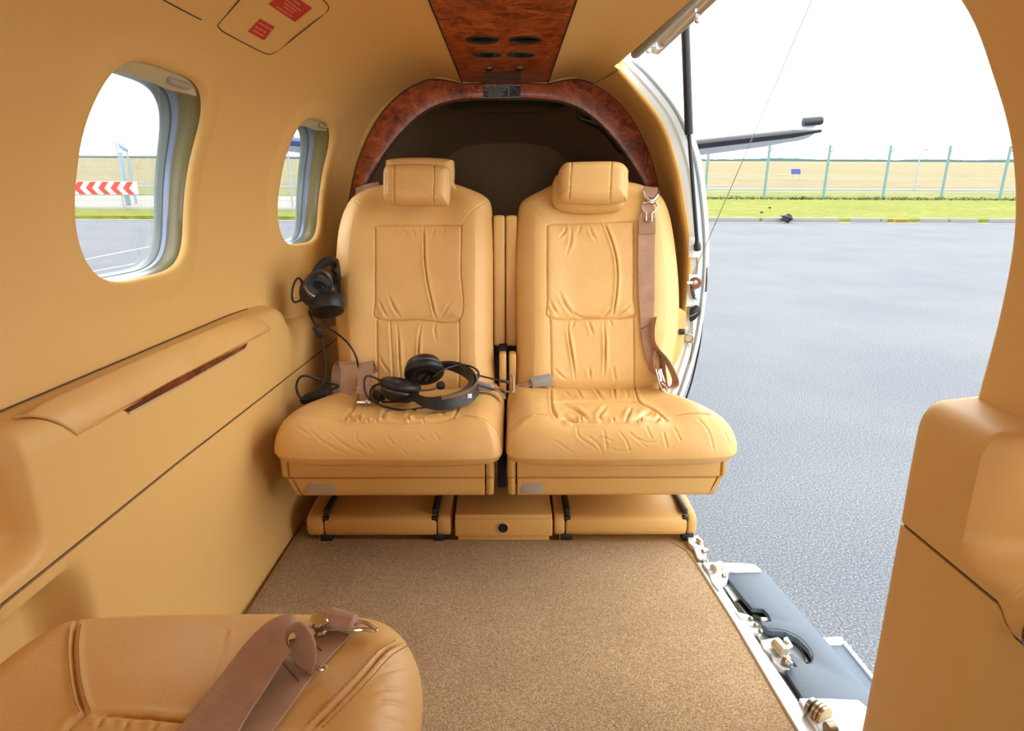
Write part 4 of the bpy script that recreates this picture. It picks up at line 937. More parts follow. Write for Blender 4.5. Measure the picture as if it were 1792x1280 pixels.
m = MB(); m.ribbon([(p+o*.008+V3(0, 0, -.009), V3(0, 0, 1)+o*.3) for p, o in zip(sel[::3], outw[::3])], .007, .004, 4); m.build('lower_rail', M['dark_grey'], band)
k = 17; m = MB(); q = sel[k]+outw[k]*.0115; m.box(q, (.011, .001, .011), .0003, rot_from(np.cross(V3(0, 0, 1), outw[k]), outw[k])); m.build('sticker', simple('white_sticker', srgb(232, 232, 230), .5), band)
def ear_cup(c, ax, r, par, name='ear_cup', sq=1.0):
    ax = np.asarray(ax, float)/np.linalg.norm(ax); m = MB(); m.lathe(c, ax, [(r*.25, -.030), (r*.62, -.028), (r*.82, -.020), (r*.92, -.006), (r*.93, .002), (r*.7, .003)], 32); cup = m.build(name, M['black'], par)
    m = MB(); rr = r*.70; mn = r*.30; m.lathe(c+ax*.010, ax, [(rr+mn*math.cos(a), .012*math.sin(a)) for a in np.linspace(-PI, PI, 15)], 36); m.build('ear_cushion', M['black_pad'], cup)
    m = MB(); m.lathe(c, ax, [(r*.935, -.0045), (r*.96, -.002), (r*.935, .0005)], 36); m.build('cup_ring', M['dark_grey'], cup); 
    m = MB(); m.lathe(c+ax*.004, ax, [(r*.5, 0), (r*.49, .002), (r*.1, .003)], 24); m.build('speaker_cloth', M['dark'], cup); return cup
cA = atZ(700, 681, .405); cB = atZ(742, 655, .425)
ear_cup(cA, (.22, .12, .95), .052, hs); ear_cup(cB+V3(0, 0, .012), (.18, -.72, -.66), .052, hs)
for (c, e) in ((cA, P[-1]), (cB, P[0])):
    m = MB(); m.tube([c+V3(.0, 0, -.02), c*.5+e*.5+V3(0, -.008, -.012), e], [.007, .009, .007], 10, smooth=5); m.build('yoke', M['black'], hs)
b0, b1, b2, b3 = atZ(676, 683, .405), atZ(715, 684, .408), atZ(752, 683, .412), atZ(768, 677, .418)
m = MB(); m.tube([b0, b1, b2, b3], .0022, 8, smooth=5); boom = m.build('microphone_boom', M['dark_grey'], hs)
m = MB(); m.lathe(atZ(771, 675, .420), (1, .3, .1), [(.003, -.011), (.009, -.007), (.0105, 0), (.009, .008), (.003, .011)], 20); m.build('foam_ball', M['rubber'], boom)
m = MB(); m.lathe(atZ(677, 683, .402), (.2, -1, .4), [(.009, -.008), (.010, 0), (.008, .008)], 18); m.build('boom_pivot', M['black'], hs)
m = MB(); m.box(atZ(680, 671, .41), (.03, .018, .014), .004); m.build('cable_entry', M['black'], hs)
def cab(px, r=.0028, par=hs, nm='cord', mat='cable'):
    m = MB(); m.tube([atZ(x, y, z) for x, y, z in px], r, 8, smooth=7); return m.build(nm, M[mat], par)
cab([(676, 672, .412), (660, 663, .43), (645, 658, .44), (638, 665, .435), (639, 685, .41), (648, 700, .388), (662, 705, .376)])
cab([(668, 671, .41), (653, 677, .41), (648, 690, .40), (655, 704, .385), (680, 714, .372), (710, 718, .368), (740, 714, .37), (765, 710, .375)])
m = MB(); m.box(S(663, 700, .012), (.026, .045, .022), .007, Matrix.Rotation(.5, 3, 'Z')); m.build('volume_control', M['black'], hs)
cab([(668, 704, .375), (700, 703, .372), (715, 698, .376), (724, 702, .374)]); cab([(683, 684, .395), (692, 694, .385), (702, 700, .376)], .0022)
cab([(758, 660, .43), (775, 648, .445), (800, 640, .45), (822, 641, .448), (836, 650, .44), (837, 662, .43), (829, 669, .42), (822, 668, .42)], .0026)
cab([(812, 641, .448), (822, 652, .44), (840, 658, .425), (865, 664, .40), (884, 668, .392)], .0026); cab([(824, 671, .42), (845, 677, .40), (865, 682, .385), (884, 685.5, .37)], .0026)
for px in ([(872, 666, .397), (890, 669, .39)], [(866, 682, .384), (884, 685.5, .372)]):
    m = MB(); m.tube([atZ(*q) for q in px], .0042, 10); m.build('jack_plug', M['black'], hs)

# ---- headset hanging beside the left seat
h2 = thing('headset', atY(556, 505, 1.78), 'black pilot headset hanging between the cabin wall and the left seatback', 'headset', 'pilot headsets')
YH = 1.74
c1 = atY(557, 505, YH); c2 = atY(572, 536, YH-.005)
m = MB(); R_ = rot_from((.92, -.28, .25), (.1, .5, .8))
m.lathe(c1, (.45, -.55, .70), [(.012, -.042), (.034, -.040), (.043, -.032), (.046, -.012), (.044, .0), (.038, .006), (.03, .010), (.004, .012)], 34); cp_ = m.build('ear_cup', M['black'], h2)
m = MB(); ax = V3(.45, -.55, .70)/np.linalg.norm([.45, .55, .70]); m.lathe(c1+ax*.006, ax, [(.036, 0), (.036, .003), (.032, .0045), (.02, .005), (.002, .005)], 32); m.build('cup_face', M['dark_grey'], cp_)
m = MB(); m.lathe(c1+ax*.004, ax, [(.037, 0), (.0395, .003), (.037, .006)], 34); m.build('cup_ring', M['steel'], cp_)
for du in (-.014, .010):
    m = MB(); m.lathe(c1+ax*.010+V3(du, du*.2, -du*.35), ax, [(.0035, 0), (.003, .0015), (.001, .0018)], 12); m.build('screw', M['steel'], cp_)
m = MB(); m.lathe(c2, (.2, -.5, -.8), [(.014, -.034), (.036, -.030), (.046, -.018), (.047, .006), (.042, .018), (.03, .022), (.004, .022)], 34); m.build('ear_cup', M['black_pad'], h2)
arc = [(529, 521, YH-.01), (533, 500, YH-.02), (543, 484, YH-.02), (556, 477, YH-.02), (568, 478, YH-.015), (577, 487, YH-.01), (580, 500, YH), (577, 514, YH+.01)]
m = MB(); m.ribbon([(atY(x, y, Y), V3(.15, -.75, .55)) for x, y, Y in arc], [.012, .013, .014, .016, .016, .015, .013, .012], .007, 6); m.build('cup_yoke', M['dark_grey'], h2)
m = MB(); m.ribbon([(atY(548, 484, YH), V3(.2, -.9, .3)), (atY(556, 470, YH), V3(.2, -.9, .3)), (atY(566, 461, YH+.01), V3(.1, -.9, .3)), (atY(580, 460, YH+.05), V3(0, -.9, .2)), (atY(588, 470, YH+.10), V3(0, -.9, .1)), (atY(590, 500, YH+.12), V3(0, -.9, .1)), (atY(585, 530, YH+.08), V3(0, -.9, 0))], .034, .013, 6); m.build('headband', M['black_pad'], h2)
m = MB(); m.box(atY(537, 523, YH-.02), (.034, .02, .022), .006, Matrix.Rotation(.5, 3, 'Y')); m.build('microphone_pivot', M['black'], h2)
def cab2(px, r=.003, nm='cord'):
    m = MB(); m.tube([atY(x, y, Y) for x, y, Y in px], r, 8, smooth=7); return m.build(nm, M['cable'], h2)
cab2([(531, 524, YH-.02), (516, 529, YH-.03), (511, 520, YH-.035), (513, 502, YH-.03), (519, 489, YH-.02), (525, 488, YH-.02), (531, 500, YH-.01)], .003, 'microphone_boom')
cab2([(540, 545, YH), (548, 562, YH-.01), (556, 578, YH-.02), (563, 596, YH-.03), (568, 622, YH-.05), (570, 648, YH-.07), (566, 668, YH-.085), (556, 684, YH-.10), (545, 692, YH-.11)])
cab2([(566, 538, YH+.06), (566, 556, YH+.06), (573, 572, YH+.045), (592, 586, YH-.02), (608, 600, YH-.045), (620, 618, YH-.05), (626, 636, YH-.045), (625, 650, YH-.04)], .0026)
cab2([(532, 700, YH-.13), (523, 692, YH-.13), (519, 676, YH-.12), (524, 662, YH-.11), (536, 658, YH-.10), (556, 664, YH-.085), (578, 671, YH-.08), (592, 676, YH-.075), (584, 681, YH-.085), (560, 689, YH-.10), (540, 698, YH-.12), (530, 701, YH-.13)], .0034)
m = MB(); m.box(atY(557, 581, YH-.02), (.020, .018, .032), .005, Matrix.Rotation(-.4, 3, 'Y')); m.box(atY(562, 584, YH-.03), (.026, .008, .008), .002, Matrix.Rotation(.3, 3, 'Y')); m.build('cord_clip', M['black'], h2)
m = MB(); p = atY(552, 692, YH-.10); m.box(p, (.075, .05, .02), .008, Matrix.Rotation(-.35, 3, 'Y')); m.build('control_box', M['rubber'], h2)

# ---- belt lying on the near cushion
nb = thing('lap_belt', S(520, 1190), 'brown belt with a chrome hook lying across the near seat cushion, one end curled up', 'seat belt')
def NP(x, y, z): return atZ(x, y, z)
wv = atZ(526, 1203, .405)-atZ(489, 1160, .405)
low = [(395, 1330), (430, 1282), (470, 1232), (505, 1186), (540, 1148), (566, 1122), (588, 1100), (602, 1087)]
m = MB(); m.ribbon([(S(x, y, .004), wv) for x, y in low], .052, .0022, 6)
m.build('strap', M['belt'], nb)
for (x, y) in ((503, 1178), (510, 1186), (549, 1134), (541, 1142)):
    a, b = None, None; c = S(x, y, .0062); u = wv/np.linalg.norm(wv); m = MB()
    n_ = 12
    for i in range(n_):
        q = c+u*.036*((i+.5)/n_-.5); m.tube([q-u*.0009, q+u*.0009], .0007, 5)
    m.build('stitching', simple('brown_thread', srgb(112, 78, 54), .8), nb)
wv2 = atZ(492, 1157, .425)-atZ(432, 1130, .425)
mp = [((300, 1375), .412), ((345, 1310), .415), ((388, 1245), .420), ((428, 1190), .428), ((456, 1150), .438), ((478, 1124), .446), ((496, 1108), .451), ((512, 1104), .452), ((525, 1114), .448), ((530, 1134), .437), ((528, 1152), .426), ((524, 1166), .417)]
pts = []
for i, ((x, y), z) in enumerate(mp): w_ = wv2 if i < 6 else wv2*(1-(i-5)/7*.6)+wv*(i-5)/7*.75; pts.append((NP(x, y, z), w_))
m = MB(); m.ribbon(pts, [.056, .056, .055, .054, .053, .050, .047, .044, .042, .041, .040, .040], .0024, 7); m.build('folded_end', M['belt'], nb)
m = MB(); q0 = NP(577, 1080, .432); q1 = NP(620, 1094, .428); m.tube([q0+(q1-q0)*t for t in (0, .04, .5, .96, 1)], [.008, .0105, .0108, .0105, .009], 18); m.build('rolled_loop', M['belt'], nb)
m = MB(); m.lathe(NP(561, 1099, .424), (0, -.2, 1), [(.0095, -.004), (.010, -.001), (.0075, .001), (.0075, .006), (.0105, .008), (.0108, .012), (.009, .014), (.003, .0145)], 24); m.build('post', M['chrome'], nb)
m = MB(); m.prism([NP(x, y, .4235) for x, y in [(550, 1098), (556, 1104), (575, 1107), (600, 1106), (622, 1104), (622, 1099), (600, 1100), (570, 1099), (558, 1092)]], V3(0, 0, .003), .001); m.build('plate', M['chrome'], nb)
m = MB(); m.tube([NP(x, y, .427) for x, y in [(604, 1103), (620, 1103), (640, 1102), (658, 1104), (652, 1098), (640, 1091), (624, 1088), (618, 1094)]], .0022, 8, smooth=3); m.build('hook', M['chrome'], nb)
m = MB(); m.tube([NP(x, y, .421) for x, y in [(552, 1168), (560, 1172), (567, 1171), (570, 1166)]], .0018, 8, smooth=3); m.build('ring', M['chrome'], nb)
# ================================================================== OPEN DOOR SIDE
YJ = 1.95
EDGE = [(.300, 1.205), (.338, 1.165), (.422, 1.07), (.470, .96), (.50, .846), (.526, .716), (.528, .563), (.512, .45), (.489, .351), (.470, .20), (.455, .02)]
OUTR = [atY(x, y, YJ+.016)[[0, 2]] for x, y in [(1112, 100), (1150, 135), (1195, 195), (1225, 270), (1237, 350), (1241, 430), (1238, 490), (1233, 540), (1222, 610), (1197, 690)]]+[(.515, .18), (.495, .0), (.47, -.10)]
ED = resample(spline(np.array(EDGE), 8), 80); OU = resample(spline(np.array(OUTR), 8), 80)
# arch outer edge, right half, from the crown side down, matched to the edge curve
ARC = SO[::-1]; ARC = resample(ARC[(ARC[:, 0] > .262)], 80); ARC[:, 0] -= .01
def at3(P, Y): return np.stack([P[:, 0], np.broadcast_to(Y, (len(P),)), P[:, 1]], 1)
mb = MB(); rows = []
CEN = V3(0, 0, .7)
for u in np.linspace(0, 1, 9):
    w = u**.8; P = ARC*(1-w)+ED*w; rows.append(at3(P, YA+.004-(YA+.004-YJ-.012)*u))
for a in np.linspace(.2, 1, 6)*PI:
    P = ED.copy(); d = (P-[0, .72]); d /= np.linalg.norm(d, axis=1)[:, None]; rows.append(at3(P+d*.009*(1-math.cos(a))/1.2, YJ+.012-.012*math.sin(a)))
mb.grid(rows)
struct('trim_8', mb, M['wall'], 'tan lining between the wood arch and the door frame')
# box shaped lower lining with a small black switch
mb = MB(); pl = [atY(x, y, 1.935) for x, y in [(1150, 535), (1193, 541), (1203, 548), (1203, 566), (1196, 606), (1190, 625), (1176, 650), (1165, 700), (1145, 700)]]
mb.prism(pl, V3(0, .06, 0), .006); lt = struct('trim_9', mb, M['panel'], 'tan lower lining box of the door frame with a black switch')
mb = MB(); mb.box(atY(1193.5, 581, 1.929), (.017, .008, .017), .002); mb.build('switch', M['black'], lt)
# pale door frame: stepped jamb from the lining to the outer skin
mb = MB(); rows = []
for w, dy in ((.05, .012), (.12, .008), (.40, .004), (.44, .0), (.47, -.004), (.66, -.006), (.68, .006), (.71, .006), (.73, -.008), (.76, -.012), (.80, -.012), (.84, -.004), (.93, -.002), (.97, .004), (1.0, .014), (1.0, .06), (1.0, .40)):
    P = ED*(1-w)+OU*w; rows.append(at3(P, YJ+dy+.004))
mb.grid(rows)
jamb = struct('door_1', mb, M['paint'], 'pale grey painted frame of the open cabin door')
def jp(px, py, dy=-.008): return atY(px, py, YJ+dy)
def rivets(pxs, r=.0042):
    for x, y in pxs:
        m = MB(); m.lathe(jp(x, y, -.002), (0, -1, 0), [(r, 0), (r, .0015), (r*.7, .003), (r*.1, .0034)], 12); m.build('rivet', M['paint'], jamb)
rivets([(1201, 575), (1213, 580), (1207, 605), (1217, 508), (1214, 527), (1205, 533), (1211, 421), (1226, 447), (1212, 447), (1225, 418)])
for pts in ([(1212, 600), (1206, 640), (1192, 690)], [(1212, 560), (1211, 600)], [(1219, 452), (1220, 470), (1216, 480)]):
    m = MB(); m.tube([jp(x, y, -.0035) for x, y in pts], .0008, 6, smooth=4); m.build('panel_joint', M['gap'], jamb)
for quad in ([(1206, 415), (1228, 413), (1227, 451), (1205, 451)], [(1206, 480), (1225, 481), (1216, 537), (1200, 537)]):
    m = MB(); m.prism([jp(x, y, -.004) for x, y in quad], V3(0, .003, 0), .0008); m.build('mount_plate', M['paint'], jamb)
m = MB(); m.lathe(jp(1205, 592, -.006), (0, -1, 0), [(.0135, 0), (.0135, .002), (.0115, .002), (.0108, -.004)], 24); m.build('socket', M['dark'], jamb)
m = MB(); m.lathe(jp(1205, 592, -.006), (0, -1, 0), [(.015, 0), (.015, .0016), (.013, .0026), (.0118, .001)], 24); m.build('socket_ring', M['brass'], jamb)
# dark stripe and rubber seal on the outer edge
m = MB(); m.tube([jp(x, y, .0) for x, y in [(1237, 468), (1236.5, 490), (1235, 511)]], .003, 8, smooth=4); m.build('edge_stripe', simple('maroon_stripe', srgb(96, 48, 52), .5), jamb)
m = MB(); m.tube([jp(x, y, .006) for x, y in [(1229, 562), (1225, 600), (1217, 640), (1209, 672), (1200, 700)]], .003, 8, smooth=4); m.build('door_seal', M['rubber'], jamb)
# cable roller and catch on the frame
rl = thing('cable_roller', jp(1216, 495), 'small brown cable pulley wheel on the pale door frame', 'pulley')
m = MB(); m.lathe(jp(1216, 495, -.008), (0, -1, 0), [(.0155, 0), (.017, .003), (.015, .006), (.015, .008), (.017, .011), (.0145, .014), (.006, .014)], 28); m.build('wheel', simple('brown_plastic', srgb(112, 66, 46), .5), rl)
m = MB(); m.lathe(jp(1216, 495, -.022), (0, -1, 0), [(.0075, 0), (.0075, .003), (.005, .005), (.002, .005)], 18); m.build('hub_bolt', M['brass'], rl)
m = MB(); m.box(jp(1208, 495, -.024), (.02, .003, .009), .001); m.build('bracket', M['alu'], rl)
ct = thing('door_catch', jp(1214, 515), 'dark metal catch lever below the cable pulley', 'latch')
m = MB(); m.box(jp(1213, 513, -.012), (.008, .012, .036), .002, Matrix.Rotation(-.25, 3, 'Y')); m.build('lever', M['dark_grey'], ct)
m = MB(); m.box(jp(1218, 522, -.015), (.005, .006, .013), .001, Matrix.Rotation(-.25, 3, 'Y')); m.tube([jp(1207, 500, -.012), jp(1207, 512, -.012), jp(1212, 523, -.012), jp(1220, 524, -.012)], .002, 6); m.build('clip', M['chrome'], ct)
hd = thing('frame_handle', jp(1215, 547), 'black moulded plastic pull cover on the door frame above the switch', 'handle')
m = MB(); m.prism([jp(x, y, -.004) for x, y in [(1206, 540), (1216, 533), (1223, 535), (1223, 547), (1214, 558), (1205, 563)]], V3(0, -.022, 0), .006); m.build('cover', M['black'], hd)
m = MB(); m.tube([jp(1207, 554, -.027), jp(1214, 551, -.0275), jp(1221, 547, -.027)], .0014, 6); m.build('highlight_strip', M['chrome'], hd)

# ------------------------------------------------------------------ upper door, swung up and out
HX, HZ = .392, 1.236
def rot2(p, a): return (HX+(p[0]-HX)*math.cos(a)-(p[1]-HZ)*math.sin(a), HZ+(p[0]-HX)*math.sin(a)+(p[1]-HZ)*math.cos(a))
dsec = np.array([[.392, 1.236], [.46, 1.20], [.54, 1.125], [.60, 1.03], [.64, .93], [.662, .83], [.665, .72]])
dd = np.array([rot2(p, math.radians(98)) for p in spline(dsec, 6)]); nrm = np.gradient(dd, axis=0); nrm = np.stack([nrm[:, 1], -nrm[:, 0]], 1); nrm /= np.linalg.norm(nrm, axis=1)[:, None]
ud = thing('upper_door', (HX, 1.4, HZ), 'upper cabin door raised above the opening, only its taupe inner edge visible', 'door')
Y0d, Y1d = .88, 1.895
mb = MB()
for sgn, off in ((1, 0.), (1, -.035)):
    P = dd+nrm*off; mb.grid([[V3(x, Y, z) for x, z in P] for Y in np.linspace(Y0d, Y1d, 12)])
for Y in (Y0d, Y1d): mb.grid([[V3(x, Y, z) for x, z in dd], [V3(x, Y, z) for x, z in dd-nrm*.035]])
for i in (0, -1): mb.grid([[V3(dd[i, 0], Y, dd[i, 1]) for Y in (Y0d, Y1d)], [V3(*(np.array([dd[i, 0], Y, dd[i, 1]])-V3(nrm[i, 0], 0, nrm[i, 1])*.035)) for Y in (Y0d, Y1d)]])
mb.build('door_skin', simple('taupe_door_lining', srgb(186, 166, 132), .5), ud)
# header rail and hinge under the roof edge
mb = MB(); 
hp0, hp1 = V3(.325, 1.845, 1.226), V3(.352, .80, 1.226)
mb.tube([hp0+(hp1-hp0)*t for t in (0, .01, .03, .3, .6, 1.0)], [.004, .011, .014, .0145, .0145, .0145], 14); hdr = struct('trim_10', mb, simple('grey_header_seal', srgb(150, 148, 134), .45), 'grey tubular header seal along the top of the door opening')
mb = MB(); q0, q1 = V3(.392, 1.885, 1.240), V3(.392, .88, 1.240); mb.tube([q0+(q1-q0)*t for t in (0, .01, .5, 1)], [.003, .008, .009, .009], 12); mb.build('lower_edge', simple('taupe_edge', srgb(168, 146, 112), .5), ud)
mb = MB(); mb.box((.366, 1.80, 1.238), (.05, .022, .012), .003); mb.box((.352, 1.79, 1.230), (.012, .014, .02), .002); mb.box((.374, 1.79, 1.236), (.01, .014, .02), .002); mb.build('hinge', M['alu'], ud)
mb = MB(); mb.lathe((.385, 1.47, 1.243), (0, 0, -1), [(.006, 0), (.006, .010), (.0035, .012), (.0035, .02), (.0055, .021), (.0055, .028), (.002, .03)], 14); mb.build('door_stud', M['steel'], ud)
# gas strut
gs = thing('gas_strut', atY(1220, 432, 1.925), 'black gas strut holding up the cabin door, ball end on the frame', 'strut')
a0, a1, a2 = atY(1220.5, 432, 1.925), atY(1206, 235, 1.905), V3(.452, 1.86, 1.345)
m = MB(); m.tube([a1, a1*.9+a2*.1, a2], .0118, 16); m.build('cylinder', simple('strut_black', srgb(30, 34, 38), .35), gs)
m = MB(); m.tube([a0, a1], .0058, 12); m.build('rod', simple('strut_rod', srgb(38, 44, 48), .25, .3), gs)
m = MB(); d = (a1-a0)/np.linalg.norm(a1-a0); m.lathe(a0-d*.012, d, [(.007, 0), (.0105, .003), (.0105, .018), (.008, .022), (.006, .03)], 18); m.build('ball_socket', M['black'], gs)
m = MB(); m.lathe(a0, (0, 1, 0), [(.005, 0), (.005, .02)], 12); m.build('ball_stud', M['steel'], gs)
# thin door cable
c0 = jp(1212, 482, -.018); c1 = V3(.71, 1.48, 1.515)
m = MB(); m.tube([c0+(c1-c0)*t+V3(0, 0, -.006*4*t*(1-t)) for t in np.linspace(0, 1, 14)], .0011, 6); tag(m.build('door_cable', M['steel']), 'thin steel cable running from the frame pulley up to the raised door', 'cable')

# ------------------------------------------------------------------ sill
sill = []
mb = MB(); mb.prism([V3(x, y, -.012) for x, y in [(.458, 1.435), (.481, 1.435), (.5205, .86), (.5255, .5), (.49, .5), (.486, .86)]], V3(0, 0, .016), .0025)
st = struct('trim_11', mb, M['alu'], 'bright aluminium sill strip along the carpet edge')
mb = MB(); mb.tube([V3(.489, 1.62, -.008), V3(.4895, 1.43, -.008), V3(.5275, .86, -.008), V3(.53, .5, -.008)], .0045, 8); struct('trim_12', mb, M['steel_dark'], 'dark metal sill channel beside the bright strip')
mb = MB(); mb.box((.49, 1.25, -.10), (.03, 1.9, .16), .004); struct('trim_13', mb, M['paint'], 'pale sill beam under the door opening')
# ------------------------------------------------------------------ airstair (lower door swung down)
air = thing('airstair', (.56, 1.1, 0), 'lower cabin door swung down as airstair with grey studded treads beside the sill', 'stairs')
def tread_mat():
    t = NT('studded_tread'); v = t.coord(); b = t.n('ShaderNodeTexBrick'); b.inputs['Scale'].default_value = 90; b.inputs['Mortar Size'].default_value = .25; b.inputs['Mortar Smooth'].default_value = .6
    b.inputs['Brick Width'].default_value = .7; b.inputs['Row Height'].default_value = .35
    b.inputs['Color1'].default_value = (1, 1, 1, 1); b.inputs['Color2'].default_value = (1, 1, 1, 1); b.inputs['Mortar'].default_value = (0, 0, 0, 1); t.l(v, b.inputs['Vector'])
    t.l(t.ramp(b.outputs['Color'], [(0, srgb(80, 96, 112)), (1, srgb(116, 136, 156))]), t.b.inputs['Base Color']); t.l(t.bump(b.outputs['Color'], .6, .0015), t.b.inputs['Normal']); t.set(Roughness=.45); return t.m
M['tread'] = tread_mat()
ZT = .004
T = lambda x, y, z=ZT: atZ(x, y, z)
out = [(1284, 996), (1330, 998), (1336, 1003), (1420, 1098), (1512, 1205), (1540, 1240), (1438, 1244), (1436, 1236), (1432, 1228), (1405, 1224), (1400, 1214), (1374, 1174), (1378, 1168), (1395, 1167), (1380, 1146), (1386, 1142), (1412, 1162), (1421, 1160), (1421, 1150), (1414, 1136), (1396, 1118), (1372, 1106), (1345, 1104), (1334, 1096), (1334, 1090), (1350, 1087), (1345, 1076), (1336, 1066), (1316, 1064), (1303, 1050), (1272, 1010)]
mb = MB(); mb.prism([T(x, y) for x, y in out], V3(0, 0, -.012), .0012); mb.build('tread', M['tread'], air)
# rolled outer edge falling away and the sloping body of the door below
ea, eb = T(1332, 999), T(1528, 1224); eb = ea+(eb-ea)*1.25
rows = []
pr = [(-.004, 0), (.004, -.001), (.012, -.005), (.019, -.013), (.024, -.026), (.032, -.055), (.075, -.155)]
for t in np.linspace(0, 1, 8): rows.append([ea+(eb-ea)*t+V3(dx, 0, dz) for dx, dz in pr])
mb = MB(); mb.grid(rows); mb.build('tread_nosing', M['tread'], air)
mb = MB()     # door body under the treads
mb.prism([V3(.505, 1.415, -.03), V3(.60, 1.415, -.02), V3(.70, 1.415, -.17), V3(.98, 1.415, -.80), V3(.93, 1.415, -.86), V3(.505, 1.415, -.10)], V3(0, -1.0, 0), .004); mb.build('door_shell', M['paint'], air)
mb = MB(); mb.box((.545, 1.08, -.060), (.085, .66, .006), .001); mb.build('inner_tray', simple('dark_olive_metal', srgb(74, 80, 74), .45, .3), air)
# aft and forward side arms
def arm(pts, h, w=0): 
    m = MB(); m.prism([T(x, y, .010) for x, y in pts], V3(0, 0, -h), .002); return m
arm([(1258, 985), (1296, 985), (1322, 988), (1333, 998), (1286, 999), (1265, 996)], .03).build('side_arm', M['paint_white'], air)
arm([(1398, 1222), (1440, 1222), (1502, 1225), (1520, 1240), (1500, 1300), (1440, 1300)], .03).build('side_arm', M['paint_white'], air)
# second, lower tread with white edging
Z2 = -.17
q = [(1400, 1120), (1484, 1119), (1516, 1160), (1600, 1262), (1480, 1268)]
mb = MB(); mb.prism([T(x, y, Z2) for x, y in [(1400, 1122), (1472, 1122), (1600, 1280), (1490, 1280)]], V3(0, 0, -.012), .001); st2 = mb.build('lower_step', M['tread'], air)
mb = MB(); mb.prism([T(x, y, Z2+.006) for x, y in [(1400, 1117), (1474, 1113), (1477, 1117), (1474, 1126), (1400, 1127)]], V3(0, 0, -.03), .004); mb.build('step_edging', M['paint_white'], st2)
mb = MB(); mb.prism([T(x, y, Z2+.006) for x, y in [(1475, 1124), (1479, 1120), (1612, 1284), (1604, 1284)]], V3(0, 0, -.03), .003); mb.build('step_edging', M['paint_white'], st2)
# hinge lugs, pins, rods and hooks between the sill and the tread
def lug(pts, z, h, mat='paint'):
    m = MB(); m.prism([T(x, y, z) for x, y in pts], V3(0, 0, -h), .0015); return m.build('hinge_lug', M[mat], air)
def pin(x, y, z, x2, y2, r, mat='brass', nm='hinge_pin'):
    a, b = T(x, y, z), T(x2, y2, z); d = b-a; L = np.linalg.norm(d); m = MB(); m.lathe(a, d, [(r*.8, 0), (r, L*.06), (r, L*.9), (r*.8, L)], 18); return m.build(nm, M[mat], air)
lug([(1203, 939), (1222, 937), (1229, 945), (1232, 956), (1213, 956), (1205, 950)], .012, .012)
lug([(1213, 956), (1232, 956), (1237, 966), (1232, 974), (1236, 984), (1230, 985), (1220, 976)], .006, .014)
pin(1221, 944, .018, 1228, 951, .006, 'gold'); pin(1229, 966, .014, 1238, 963, .006, 'brass', 'bolt'); pin(1229, 983, .010, 1234, 979, .004, 'bronze', 'bolt')
lug([(1229, 985), (1262, 983), (1268, 990), (1258, 999), (1240, 1000)], .012, .03)
pin(1248, 996, .018, 1262, 988, .010, 'gold')
lug([(1240, 1001), (1268, 998), (1275, 1004), (1274, 1012), (1266, 1020), (1258, 1034), (1245, 1018)], .008, .03)
m = MB(); m.lathe(T(1267, 1008, .010), (.1, -.6, .8), [(.006, 0), (.006, .003), (.0045, .006), (.002, .006)], 16); m.build('bolt', M['bronze'], air)
def link(pts, z, h, mat, nm='latch_link'):
    m = MB(); m.prism([T(x, y, z) for x, y in pts], V3(0, 0, -h), .0015); return m.build(nm, M[mat], air)
link([(1266, 1026), (1273, 1017), (1298, 1046), (1284, 1052)], -.010, .01, 'paint_white')
link([(1284, 1052), (1298, 1046), (1313, 1066), (1312, 1078), (1300, 1072)], -.014, .01, 'steel_dark')
link([(1314, 1066), (1335, 1067), (1348, 1084), (1336, 1086), (1330, 1080), (1316, 1074)], -.012, .012, 'steel_dark', 'hook')
link([(1331, 1080), (1343, 1080), (1347, 1085), (1335, 1087)], -.004, .01, 'paint_white')
for dx, dy in ((0, 0), (8, 11), (16, 24)): lug([(1286+dx, 1070+dy), (1310+dx, 1076+dy), (1317+dx, 1082+dy), (1312+dx, 1086+dy), (1294+dx, 1082+dy)], .006-.004*dx/16, .012)
for x, y in ((1313, 1084), (1322, 1095), (1330, 1106)):
    m = MB(); m.lathe(T(x, y, .006), (.3, -.5, .8), [(.005, 0), (.005, .004), (.003, .006)], 14); m.build('bolt', M['bronze'], air)
cres = spl([(1334, 1096), (1345, 1101), (1372, 1104), (1398, 1116), (1416, 1134), (1423, 1150), (1418, 1161), (1410, 1160)], 5); cin = spl([(1410, 1160), (1405, 1140), (1392, 1124), (1372, 1114), (1350, 1110), (1336, 1104)], 5)
link(list(cres)+list(cin), -.012, .010, 'steel_dark', 'hook')
m = MB(); m.tube([T(x, y, .003) for x, y in cres], .0016, 6); m.build('hook_rim', M['rubber'], air)
lug([(1331, 1121), (1362, 1115), (1370, 1122), (1366, 1128), (1374, 1140), (1350, 1145), (1336, 1136)], .008, .03)
pin(1357, 1125, .018, 1373, 1143, .0115, 'gold'); lug([(1349, 1146), (1376, 1143), (1384, 1150), (1378, 1162), (1382, 1172), (1366, 1170), (1354, 1160)], .006, .03)
pin(1370, 1155, .012, 1384, 1162, .010, 'bronze', 'bolt'); pin(1376, 1157, .016, 1386, 1164, .0055, 'chrome', 'bolt')
lug([(1371, 1116), (1378, 1114), (1388, 1130), (1377, 1134)], .006, .006); pin(1376, 1124, .009, 1378, 1127, .004, 'brass', 'bolt')
link([(1374, 1190), (1380, 1183), (1402, 1214), (1396, 1220)], -.010, .012, 'alu', 'latch_link'); link([(1402, 1212), (1430, 1214), (1438, 1222), (1404, 1222)], -.010, .01, 'steel_dark', 'hook')
a, b = T(1414, 1233, .016), T(1452, 1262, .016); d = b-a; L = np.linalg.norm(d)
m = MB(); m.lathe(a, d, [(.010, 0), (.0165, .004), (.0165, L*.25), (.015, L*.27)], 22); m.build('hinge_pin', M['steel'], air)
